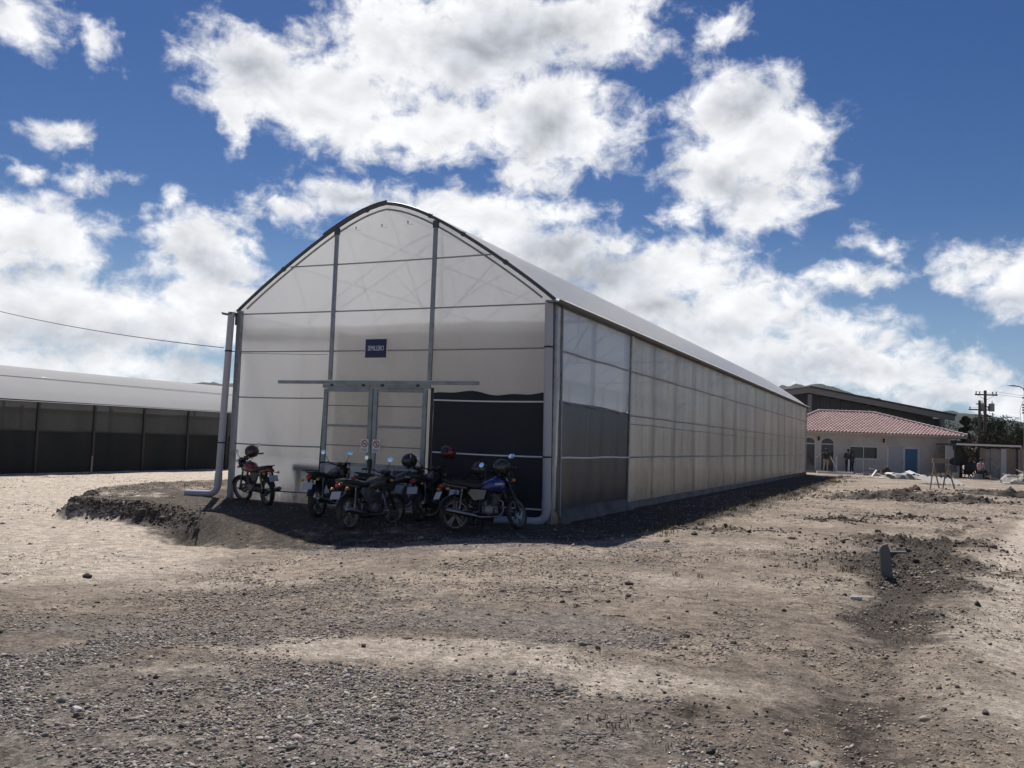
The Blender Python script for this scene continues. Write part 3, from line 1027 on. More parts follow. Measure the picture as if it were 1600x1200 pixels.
# corner posts
part(MB().box((0.10, -0.07, 2.26), (0.13, 0.10, 4.52)), 'corner_post', M_GALV, bevel=0.008)
part(MB().bar((GW + 0.06, -0.05, -0.1), (GW + 0.02, -0.05, 4.5), 0.10, 0.12), 'corner_post', M_GALV, bevel=0.008)
part(MB().tube([(-0.06, 0.03, -0.05), (-0.06, 0.03, 4.45)], 0.028, 8), 'slender_post', M_GALV)
part(MB().bar((GW + 0.12, 0.30, -0.05), (GW + 0.04, 0.30, 4.56), 0.05, 0.05), 'slender_post', M_GALV, smooth=0)
for sx in (-1, 1):
    cx = 0.0 if sx < 0 else GW
    part(MB().prism([(cx + sx * -0.16, 4.45), (cx + sx * -0.02, 4.18), (cx + sx * 0.03, 4.18), (cx + sx * 0.03, 4.45)], -0.10, -0.03), 'corner_plate', M_DARKSTEEL, smooth=0)

# gutters along both eaves, their ends showing at the gable corners
for sx in (-1, 1):
    cx = -0.10 if sx < 0 else GW + 0.10
    prof = [(-0.15, 0.0), (-0.12, -0.06), (0.12, -0.06), (0.15, 0.0), (0.135, 0.0), (0.105, -0.045), (-0.105, -0.045), (-0.135, 0.0)]
    part(MB().prism([(cx + a, 4.465 + b) for a, b in prof], -0.34, GL), 'gutter', M_DARKSTEEL, smooth=0)

# PVC downpipes with elbows and ground outlets
def downpipe(top, bot, out_end, r):
    top, bot, out_end = Vector(top), Vector(bot), Vector(out_end)
    d1, d2 = (top - bot).normalized(), (out_end - bot).normalized()
    pts = [top]
    R = 0.24
    for t in np.linspace(0, 1, 7):
        a = bot + d1 * R * (1 - t) ** 2 + d2 * R * t ** 2
        pts.append(a)
    pts.append(out_end)
    return pts


pl = downpipe((-0.02, -0.24, 4.47), (-0.15, -0.24, 0.11), (-0.98, -0.40, 0.09), 0.1)
pp = part(MB().tube(pl, 0.080, 16, caps=False), 'downpipe', M_PVC)
MB().tube([pl[-2], pl[-1]], 0.070, 16, caps=False).build('pipe_bore', M_PVC, pp)
MB().lathe([(0.080, 0), (0.070, 0.0)], 16, Matrix.Translation(pl[-1]) @ (pl[-1] - pl[-2]).to_track_quat('Z', 'Y').to_matrix().to_4x4()).build('pipe_rim', M_PVC, pp)
MB().tube([pl[0] + (pl[1] - pl[0]) * 0.94, pl[1] + (pl[2] - pl[1]) * 0.6], 0.088, 16, caps=False).build('pipe_socket', M_PVC, pp)
pr_ = downpipe((GW - 0.04, -0.22, 4.47), (GW + 0.05, -0.22, 0.05), (GW - 0.95, -0.5, 0.04), 0.08)
pp2 = part(MB().tube(pr_, 0.085, 16, caps=True), 'downpipe', M_PVC)
MB().tube([pr_[0] + (pr_[1] - pr_[0]) * 0.955, pr_[1]], 0.094, 16, caps=False).build('pipe_socket', M_PVC, pp2)
for X, zs, r in ((-0.02, (3.53, 1.33), 0.098), (GW - 0.04, (3.53, 1.33), 0.085)):
    src, rr = (pl, 0.088) if X < 1 else (pr_, 0.094)
    for z in zs:
        t = (z - src[0].z) / (src[1].z - src[0].z)
        c = src[0].lerp(src[1], t)
        part(MB().tube([c + Vector((0, 0, -0.018)), c + Vector((0, 0, 0.018))], rr, 14), 'pipe_strap', M_BLACK)
        part(MB().bar(c + Vector((0, 0.07, 0)), (0.1 if X < 1 else GW, -0.02, z), 0.02, 0.02), 'strap_wire', M_BLACK, smooth=0)

# --- sliding door
part(MB().box((4.065, -0.15, 2.80), (5.25, 0.06, 0.075)), 'door_rail', M_DOORFRAME, bevel=0.006)
part(MB().box((4.1, -0.10, 2.715), (2.82, 0.05, 0.085)), 'door_header', M_DOORFRAME, bevel=0.006)
M_DOORFILM = film_material('door_polythene', (0.80, 0.78, 0.74), 0.7, 0.14, 0.3, dirt_amt=0.35)


def door_leaf(x0, x1, lean):
    L = MB()
    w = 0.105
    zt, zb = 2.67, 0.96
    d = part(MB().box(((x0 + x1) / 2, -0.085, 0.50), (x1 - x0, 0.03, 0.92)), 'door_leaf', M_LOWER, bevel=0.004)
    for nm, c, s in (('door_stile', (x0 + w / 2, -0.09, 1.35), (w, 0.05, 2.62)), ('door_stile', (x1 - w / 2, -0.09, 1.35), (w, 0.05, 2.62)),
                     ('door_crossbar', ((x0 + x1) / 2, -0.088, zt - 0.03), (x1 - x0 - 2 * w, 0.04, 0.09)), ('door_crossbar', ((x0 + x1) / 2, -0.088, zb + 0.01), (x1 - x0 - 2 * w, 0.04, 0.07)),
                     ('door_crossbar', ((x0 + x1) / 2, -0.088, 1.83), (x1 - x0 - 2 * w, 0.04, 0.05))):
        MB().box(c, s).build(nm, M_DOORFRAME, d, bevel=0.004)
    for z in (2.28, 1.39):
        MB().tube([(x0 + w, -0.085, z), (x1 - w, -0.085, z)], 0.012, 6).build('door_bar', M_GIRT, d)
    a = sheet(x0 + w * 0.5, x1 - w * 0.5, zb, zt, -0.075, 10, 10, 0.004, x0)
    a.build('door_film', M_DOORFILM, d)
    return d


dl = door_leaf(2.72, 4.045, 0)
dr = door_leaf(4.065, 5.43, 0)
MB().box((4.055, -0.135, 1.02), (0.09, 0.05, 0.19)).build('door_latch', M_BLACK, dl, bevel=0.008)
MB().tube([(4.06, -0.14, 0.95), (4.06, -0.14, 0.55)], 0.016, 8).build('drop_bolt', M_BLACK, dl)
for xx in (2.95, 3.8, 4.3, 5.2):
    part(MB().box((xx, -0.14, 2.75), (0.06, 0.05, 0.08)), 'door_roller', M_DARKSTEEL, bevel=0.004)

# --- right wall: corner bays, dark cover, long curtain, skirt
XS = GW + 0.02
part(sheet(0.02, 0.30, 0.1, 4.46, None, 2, 10, 0.004, 3, side=XS), 'corner_film', M_SIDE)
part(sheet(0.30, 5.20, 2.44, 4.46, None, 16, 10, 0.012, 1.7, side=XS - 0.004), 'corner_bay_film', M_SIDE)
part(sheet(0.30, 5.12, 0.22, lambda y: 2.50 - 0.012 * math.sin(y * 1.7) - 0.012 * y, None, 22, 12, 0.010, 5, side=XS + 0.008), 'dark_cover', M_SHADE)
hem = [(XS + 0.03, yy, 2.46 - 0.012 * yy + 0.012 * math.sin(yy * 4.0) + 0.006 * math.sin(yy * 11)) for yy in np.linspace(0.32, 5.1, 30)]
part(MB().tube(hem, 0.022, 6), 'film_hem', M_SIDE)
bay = (GL - 5.12) / 16
for i in range(16):
    y0, y1 = 5.12 + i * bay, 5.12 + (i + 1) * bay
    part(sheet(y0, y1, 0.14, 4.46, None, 6, 12, 0.022, 1.7, side=XS), 'curtain_panel', M_CURTAIN)
    part(MB().box((XS - 0.09, y0 + 0.02, 2.3), (0.03, 0.05, 4.3)), 'curtain_stud', M_GALV, smooth=0)
for z, x_off in ((3.50, 0.03), (2.37, 0.03), (1.31, 0.03), (4.44, 0.035)):
    for (a, b) in ((0.30, 5.12), (5.12, GL)):
        if z == 2.37 and a < 1:
            continue
        n = 24 if a > 1 else 8
        part(MB().tube([(XS + x_off + 0.006 * math.sin(t * 9), t, z + 0.008 * math.sin(t * 2.3)) for t in np.linspace(a, b, n)], 0.020, 6), 'side_girt', M_WHITE if (z < 2 and a < 1) else M_GIRT)
part(MB().tube([(XS + 0.03, t, 2.16 - 0.0035 * (t - 5) + 0.01 * math.sin(t)) for t in np.linspace(5.2, GL, 40)], 0.009, 5), 'side_wire', M_GIRT)
part(MB().box((XS + 0.022, 5.12, 2.3), (0.045, 0.07, 4.35)), 'bay_strip', M_GALV, smooth=0)
part(MB().box((XS + 0.03, GL, 2.28), (0.05, 0.07, 4.45)), 'end_post', M_PVC, smooth=0)
rows = []
for t in np.linspace(0.25, GL, 150):
    w = (0.20 if t < 5.2 else 0.05) + 0.03 * math.sin(t * 3.7) + (0.05 * math.sin(t * 13) if t < 5.2 else 0.01 * math.sin(t * 6))
    g = TZ(XS + w, t)
    rows.append([(XS + 0.012, t, 0.27 if t < 5.2 else 0.17), (XS + 0.03 + w * 0.35, t, 0.13 + 0.01 * math.sin(t * 9)), (XS + 0.03 + w, t, g - 0.02)])
part(MB().grid(rows), 'skirt_film', film_material('skirt_polythene', (0.085, 0.087, 0.092), 0.2, 0.0, 0.8, gloss=0.02, dirt=(0.09, 0.075, 0.06), dirt_amt=0.6), smooth=0.9)
tw = [(XS + 0.06, 5.12, 4.42), (XS + 0.08, 5.16, 4.30), (XS + 0.07, 5.24, 4.18), (XS + 0.09, 5.27, 4.05)]
part(MB().tube(tw, 0.014, 5), 'loose_twine', M_WHITE)

# --- left wall and far gable
part(sheet(0.05, GL, 0.1, 4.46, None, 40, 6, 0.02, 9, side=-0.01), 'left_wall_film', M_FILM)
part(sheet(0.0, GW, 0.0, lambda x: arch_z(x), GL, 24, 8, 0.01, 14), 'far_gable_film', M_FILM)

# --- printing on the gable film near its top
for X, Z in ((3.32, 6.32), (4.02, 6.33), (4.70, 6.36)):
    mk = MB()
    mk.lathe([(0.0, 0), (0.022, 0)], 8, Matrix.Translation((X, -0.012, Z + 0.035)) @ Matrix.Rotation(PI / 2, 4, 'X'))
    mk.bar((X - 0.02, -0.012, Z), (X + 0.02, -0.012, Z + 0.01), 0.012, 0.004)
    mk.bar((X, -0.012, Z + 0.02), (X + 0.01, -0.012, Z - 0.03), 0.012, 0.004)
    for q in range(4):
        mk.bar((X + 0.05 + q * 0.025, -0.012, Z - 0.035), (X + 0.065 + q * 0.025, -0.012, Z - 0.035), 0.02, 0.004)
    part(mk, 'film_print', M_GIRT, smooth=0)

M_BENCH = MAT('bench_grey', (0.12, 0.12, 0.14), 0.7)
# bench seen through the film inside, left of the door
bench = thing('nursery_bench', 'grey seedling bench seen dimly through the film left of the door', 'bench', (2.25, 0.37, 0.0))
MB().box((0.05, 0.02, 0.84), (0.95, 0.70, 0.16)).build('bench_top', M_BENCH, bench, bevel=0.01)
for sx in (-1, 1):
    for sy in (-1, 1):
        MB().box((0.05 + sx * 0.38, 0.02 + sy * 0.26, 0.39), (0.08, 0.08, 0.78)).build('leg', M_BENCH, bench, smooth=0)

# ------------------------------------------------------------------ signs on the gable and the door
def lettering(txt, size, squeeze, mat, parent, loc, spacing=1.0):
    cu = bpy.data.curves.new('lettering', 'FONT')
    cu.body = txt
    cu.size = size
    cu.align_x = 'CENTER'
    cu.align_y = 'CENTER'
    cu.extrude = 0.002
    cu.offset = 0.0
    cu.space_character = spacing
    tmp = bpy.data.objects.new('lettering_source', cu)
    COL.objects.link(tmp)
    dg = bpy.context.evaluated_depsgraph_get()
    me = bpy.data.meshes.new_from_object(tmp.evaluated_get(dg))
    bpy.data.objects.remove(tmp)
    me.name = 'lettering'
    me.materials.clear()
    me.materials.append(mat)
    o = bpy.data.objects.new('lettering', me)
    COL.objects.link(o)
    o.parent = parent
    o.location = loc
    o.rotation_euler = (PI / 2, 0, 0)
    o.scale = (squeeze, 1, 1)
    return o


sg = thing('name_sign', 'square dark blue SEMILLERO sign hanging high over the sliding door', 'sign', (4.05, -0.07, 3.565))
MB().box((0, 0, 0), (0.56, 0.012, 0.42)).build('sign_board', M_BLUE, sg, bevel=0.002)
bd = MB()
for c, s in (((0, -0.001, 0.215), (0.585, 0.012, 0.014)), ((0, -0.001, -0.215), (0.585, 0.012, 0.014)), ((-0.287, -0.001, 0), (0.012, 0.012, 0.416)), ((0.287, -0.001, 0), (0.012, 0.012, 0.416))):
    bd.box(c, s)
bd.build('sign_border', M_WHITE, sg, smooth=0)
lettering('SEMILLERO', 0.155, 0.56, M_LETTER, sg, (0, -0.009, 0.0))

M_RED = MAT('warning_red', (0.35, 0.03, 0.03), 0.5, 0.0, 0.03, 4.0)


def prohibition(loc, label, second):
    t = thing('prohibition_sign', label, 'sign', loc)
    MB().box((0, 0, 0), (0.20, 0.006, 0.29)).build('sign_board', M_WHITE, t, smooth=0)
    R = Matrix.Rotation(PI / 2, 4, 'X')
    rg = MB().lathe([(0.062, 0), (0.082, 0), (0.082, 0.003), (0.062, 0.003)], 20, Matrix.Translation((0, -0.004, 0.045)) @ R)
    rg.build('warning_ring', M_RED, t, smooth=0)
    MB().bar((-0.045, -0.0075, 0.09), (0.045, -0.0075, 0.0), 0.016, 0.003, up=(0, 1, 0)).build('warning_slash', M_RED, t, smooth=0)
    fg = MB()
    if second:
        fg.lathe([(0.0, 0), (0.012, 0)], 8, Matrix.Translation((0.0, -0.0055, 0.085)) @ R)
        fg.bar((0, -0.0055, 0.07), (0, -0.0055, 0.03), 0.003, 0.022)
        fg.bar((-0.004, -0.0055, 0.035), (-0.018, -0.0055, 0.0), 0.003, 0.010)
        fg.bar((0.004, -0.0055, 0.035), (0.016, -0.0055, 0.0), 0.003, 0.010)
    else:
        fg.bar((-0.04, -0.0055, 0.03), (0.03, -0.0055, 0.055), 0.003, 0.018)
        fg.bar((0.0, -0.0055, 0.06), (0.0, -0.0055, 0.03), 0.003, 0.02)
    fg.build('warning_figure', M_BLACK, t, smooth=0)
    tx = MB()
    for r_ in range(2):
        xx = -0.075
        while xx < 0.065:
            w = random.uniform(0.012, 0.026)
            tx.box((xx + w / 2, -0.004, -0.075 - 0.035 * r_), (w, 0.003, 0.022))
            xx += w + 0.008
    tx.build('small_print', M_RED if second else M_GIRT, t, smooth=0)


prohibition((3.90, -0.122, 1.40), 'white prohibition notice left of the door joint, figure with a slash', False)
prohibition((4.21, -0.122, 1.40), 'white prohibition notice right of the door joint, red ring and red print', True)


def poster(loc, label):
    t = thing('blue_poster', label, 'poster', loc)
    MB().box((0, 0, 0), (0.40, 0.006, 0.30)).build('poster_sheet', M_BLUE, t, smooth=0)
    em = MB()
    for a in np.linspace(0.5, PI - 0.5, 7):
        c, s = math.cos(a), math.sin(a)
        em.bar((0.05 * c, -0.005, -0.06 + 0.05 * s), (0.13 * c, -0.005, -0.06 + 0.13 * s), 0.003, 0.018)
    em.lathe([(0.0, 0), (0.035, 0)], 10, Matrix.Translation((0, -0.005, -0.06)) @ Matrix.Rotation(PI / 2, 4, 'X'))
    em.box((0, -0.005, -0.115), (0.26, 0.003, 0.02))
    em.build('poster_emblem', M_LETTER, t, smooth=0)


poster((3.33, -0.105, 0.74), 'blue poster with a pale rayed emblem low on the left door leaf')
poster((4.86, -0.105, 0.74), 'blue poster with a pale rayed emblem low on the right door leaf')
# ------------------------------------------------------------------ second greenhouse on the left
NX = -17.3
M_NET_UP = film_material('grey_shade_net', (0.115, 0.118, 0.116), 0.3, 0.14, 0.7, gloss=0.0, dirt=(0.06, 0.06, 0.06), dirt_amt=0.5, splash=0.0)
M_NET_LOW = film_material('black_shade_net', (0.030, 0.034, 0.036), 0.2, 0.03, 0.8, gloss=0.0, dirt=(0.055, 0.055, 0.05), dirt_amt=0.5, splash=0.0)
M_ROOF2 = film_material('bleached_roof_film', (0.55, 0.54, 0.525), 0.3, 0.0, 0.7, gloss=0.0, dirt_amt=0.12)
M_POST2 = MAT('dark_post', (0.045, 0.045, 0.048), 0.6, 0.3, 0.2, 5.0)
NG = thing('low_greenhouse', 'long low greenhouse with white film roof and dark shade net walls', 'greenhouse', (NX, 0, -0.4))
np_ = lambda mb, name, mat, **k: mb.build(name, mat, NG, **k)
NY0, NY1 = -19.0, 50.0
NE = 2.93     # eave height above its own ground


def nroof(t):
    """roof height over the eave as a function of the distance from it (span 8.4 m)"""
    t = min(t, 8.4 - t)
    return 1.55 * math.sin(min(t / 4.2, 1.0) * PI / 2) ** 0.92


rows = []
for y in np.linspace(NY0 - 0.1, NY1 + 0.1, 30):
    rows.append([(0.14 - 8.4 * i / 20, y, NE + nroof(8.4 * i / 20) - (0.05 if i in (0, 20) else 0) + 0.012 * math.sin(y * 2.3 + i)) for i in range(21)])
np_(MB().grid(rows), 'roof_film', M_ROOF2, smooth=0.9)
rows = []
for y in np.linspace(NY0 - 0.1, NY1 + 0.1, 30):
    rows.append([(-8.30 - 8.4 * i / 20, y, NE + nroof(8.4 * i / 20) * 1.02) for i in range(21)])
np_(MB().grid(rows), 'roof_film', M_ROOF2, smooth=0.9)
# film lap seam part way up the slope
np_(MB().tube([(-1.55, t, NE + nroof(1.69) + 0.03) for t in np.linspace(NY0, NY1, 40)], 0.012, 5), 'film_seam', M_GIRT)
np_(MB().tube([(-1.6, 9.2, NE + nroof(1.74) + 0.03), (-3.9, 8.1, NE + nroof(4.0) + 0.04)], 0.018, 5), 'roof_rope', M_GIRT)
y = 7.67 - 2.68 * 10
i = 0
bays = []
while y < NY1:
    np_(MB().box((0.05, y, 1.45), (0.10, 0.10, 2.95)), 'net_post', M_POST2, smooth=0)
    bays.append(y)
    y += 2.68
for a, b in zip(bays[:-1], bays[1:]):
    np_(sheet(a, b, 1.66, 2.88, None, 5, 5, 0.02, a, side=0.0), 'upper_net', M_NET_UP)
    np_(sheet(a, b, 0.0, 1.70, None, 5, 5, 0.03, a + 3, side=0.03), 'lower_net', M_NET_LOW)
np_(MB().bar((0.06, NY0, 2.90), (0.06, NY1, 2.90), 0.07, 0.08), 'eave_beam', M_POST2, smooth=0)
np_(MB().tube([(0.08, t, 1.69 + 0.015 * math.sin(t * 2)) for t in np.linspace(NY0, NY1, 60)], 0.018, 5), 'net_rail', M_POST2)
np_(sheet(NY0, NY1, 0.0, 2.9, None, 20, 4, 0.02, 77, side=-16.6), 'far_net', M_NET_UP)
for yy in (NY0, NY1):
    np_(MB().grid([[(0.0 - 8.4 * i / 12, yy, 0.0), (0.0 - 8.4 * i / 12, yy, NE + nroof(8.4 * i / 12))] for i in range(13)]), 'end_net', M_NET_UP)
    np_(MB().grid([[(-8.3 - 8.4 * i / 12, yy, 0.0), (-8.3 - 8.4 * i / 12, yy, NE + nroof(8.4 * i / 12))] for i in range(13)]), 'end_net', M_NET_UP)
for yy in bays[::2]:
    np_(MB().box((-8.35, yy, 1.45), (0.10, 0.10, 2.95)), 'inner_post', M_POST2, smooth=0)
    np_(MB().bar((-2.6, yy + 0.35, 0.0), (-2.6, yy + 0.35, 4.2), 0.07, 0.07), 'inner_post', M_POST2, smooth=0)

# overhead cable running to the gable corner
cable_pts = []
a, b = Vector((-0.12, -0.33, 3.60)), Vector((-12.46, 2.3, 5.27))
for t in np.linspace(0, 1, 24):
    p = a.lerp(b, t)
    p.z -= 0.22 * 4 * t * (1 - t) * 0.5
    cable_pts.append(p)
cable = MB().tube(cable_pts, 0.010, 5).build('overhead_cable', M_BLACK)
tag(cable, 'thin grey cable sagging through the sky to the left corner of the greenhouse', 'cable')
# pole that carries the cable, out of the frame on the left
cp = thing('cable_pole', 'bare wooden pole carrying the thin overhead cable', 'pole', (-12.6, 2.3, TZ(-12.6, 2.3)))
MB().tube([(0, 0, -0.3), (0, 0, 5.95)], [0.11, 0.085], 10).build('pole_shaft', MAT('pole_wood', (0.16, 0.12, 0.09), 0.85, 0, 0.25, 4.0), cp)
MB().tube([(0, 0, 5.62), (0.14, 0, 5.66)], 0.03, 8).build('insulator', M_WHITE, cp)
# ------------------------------------------------------------------ motorcycles
M_TYRE = MAT('tyre_rubber', (0.022, 0.021, 0.020), 0.85, 0.0, 0.2, 14.0, dirt=(0.10, 0.085, 0.07), dirt_amt=0.5)
M_RIM = MAT('alloy_rim', (0.22, 0.205, 0.185), 0.45, 0.6, 0.15, 10.0)
M_CHROME = MAT('chrome', (0.24, 0.24, 0.24), 0.33, 1.0, 0.06, 5.0)
M_ENGINE = MAT('engine_alloy', (0.12, 0.12, 0.12), 0.5, 0.6, 0.25, 16.0, dirt=(0.05, 0.045, 0.04), dirt_amt=0.6)
M_SEAT = MAT('seat_vinyl', (0.020, 0.019, 0.019), 0.6, 0.0, 0.2, 6.0, bump=0.2)
M_FRAME = MAT('black_frame_paint', (0.016, 0.016, 0.017), 0.4, 0.2, 0.2, 8.0)
M_LENS = MAT('headlamp_glass', (0.55, 0.56, 0.58), 0.12, 0.3, 0.05, 6.0)
M_REDLENS = MAT('tail_lens', (0.30, 0.02, 0.015), 0.25, 0.0, 0.05, 6.0)
M_AMBER = MAT('indicator_lens', (0.50, 0.22, 0.04), 0.25, 0.0, 0.05, 6.0)
M_PLATE = MAT('plate_white', (0.40, 0.41, 0.44), 0.5, 0.0, 0.08, 20.0)
M_MIRROR = MAT('mirror_glass', (0.75, 0.80, 0.86), 0.04, 1.0, 0.02, 5.0)


def paint(name, col, rough=0.28):
    m = MAT(name, col, rough, 0.0, 0.08, 5.0, dirt=(0.13, 0.11, 0.09), dirt_amt=0.25)
    m.node_tree.nodes['Principled BSDF'].inputs['Coat Weight'].default_value = 0.4
    return m


TYRE_R = 0.295
_shared = {}


def wheel_meshes(spokes):
    key = 'alloy' if spokes == 5 else 'wire'
    if key in _shared:
        return _shared[key]
    # tyre with a rounded tread and shallow blocks; the axle is the local y axis
    RY = Matrix.Rotation(-PI / 2, 4, 'X')
    prof = [(0.232, -0.030), (0.250, -0.046), (0.275, -0.044), (0.290, -0.026), (0.2955, 0.0), (0.290, 0.026), (0.275, 0.044), (0.250, 0.046), (0.232, 0.030)]
    ty = MB().lathe(prof, 36, RY)
    for i in range(36):
        a = 2 * PI * i / 36
        for sy in (-1, 1):
            ty.box((0.289 * math.cos(a), sy * 0.02, 0.289 * math.sin(a)), (0.016, 0.020, 0.03), Matrix.Rotation(-a, 3, 'Y'))
    rim = MB().lathe([(0.236, -0.032), (0.222, -0.030), (0.214, -0.012), (0.214, 0.012), (0.222, 0.030), (0.236, 0.032)], 36, RY)
    rim.lathe([(0.0, -0.055), (0.030, -0.055), (0.045, -0.03), (0.045, 0.03), (0.030, 0.055), (0.0, 0.055)], 16, RY)
    if spokes == 5:
        for i in range(5):
            a = 2 * PI * i / 5 + 0.3
            for da in (-0.13, 0.13):
                rim.bar((0.04 * math.cos(a + da * 2), 0, 0.04 * math.sin(a + da * 2)), (0.218 * math.cos(a + da), 0, 0.218 * math.sin(a + da)), 0.022, 0.026, up=(0, 1, 0))
    else:
        for i in range(28):
            a = 2 * PI * i / 28
            b = a + (0.35 if i % 2 else -0.35)
            rim.tube([(0.04 * math.cos(b), 0.03 * (1 if i % 4 < 2 else -1), 0.04 * math.sin(b)), (0.216 * math.cos(a), 0, 0.216 * math.sin(a))], 0.0028, 4, caps=False)
    drum = MB().lathe([(0.0, 0.05), (0.085, 0.05), (0.085, 0.02), (0.0, 0.02)], 20, RY)
    disc = MB().lathe([(0.055, -0.06), (0.115, -0.06), (0.115, -0.055), (0.055, -0.055)], 20, RY)
    _shared[key] = (ty.mesh('tyre', M_TYRE), rim.mesh('rim', M_RIM), drum.mesh('brake_drum', M_ENGINE), disc.mesh('brake_disc', M_CHROME))
    return _shared[key]


def put(name, me, parent, loc=(0, 0, 0), rot=(0, 0, 0)):
    o = bpy.data.objects.new(name, me)
    COL.objects.link(o)
    o.parent = parent
    o.location = loc
    o.rotation_euler = rot
    return o


def arc_strip(cx, cz, r, a0, a1, w, thick=0.004, n=12):
    """curved mudguard strip about a wheel; angles from the +x axis upwards"""
    rg = []
    for i in range(n + 1):
        a = a0 + (a1 - a0) * i / n
        c, s = math.cos(a), math.sin(a)
        ww = w * (1 - 0.25 * abs(2 * i / n - 1) ** 3)
        ring = []
        for (yy, dr) in ((-ww, -0.022), (-ww * 0.75, 0.0), (0, 0.010), (ww * 0.75, 0.0), (ww, -0.022), (ww - thick, -0.026), (0, 0.010 - thick), (-ww + thick, -0.026)):
            ring.append((cx + (r + dr) * c, yy, cz + (r + dr) * s))
        rg.append(ring)
    return MB().rings(rg)


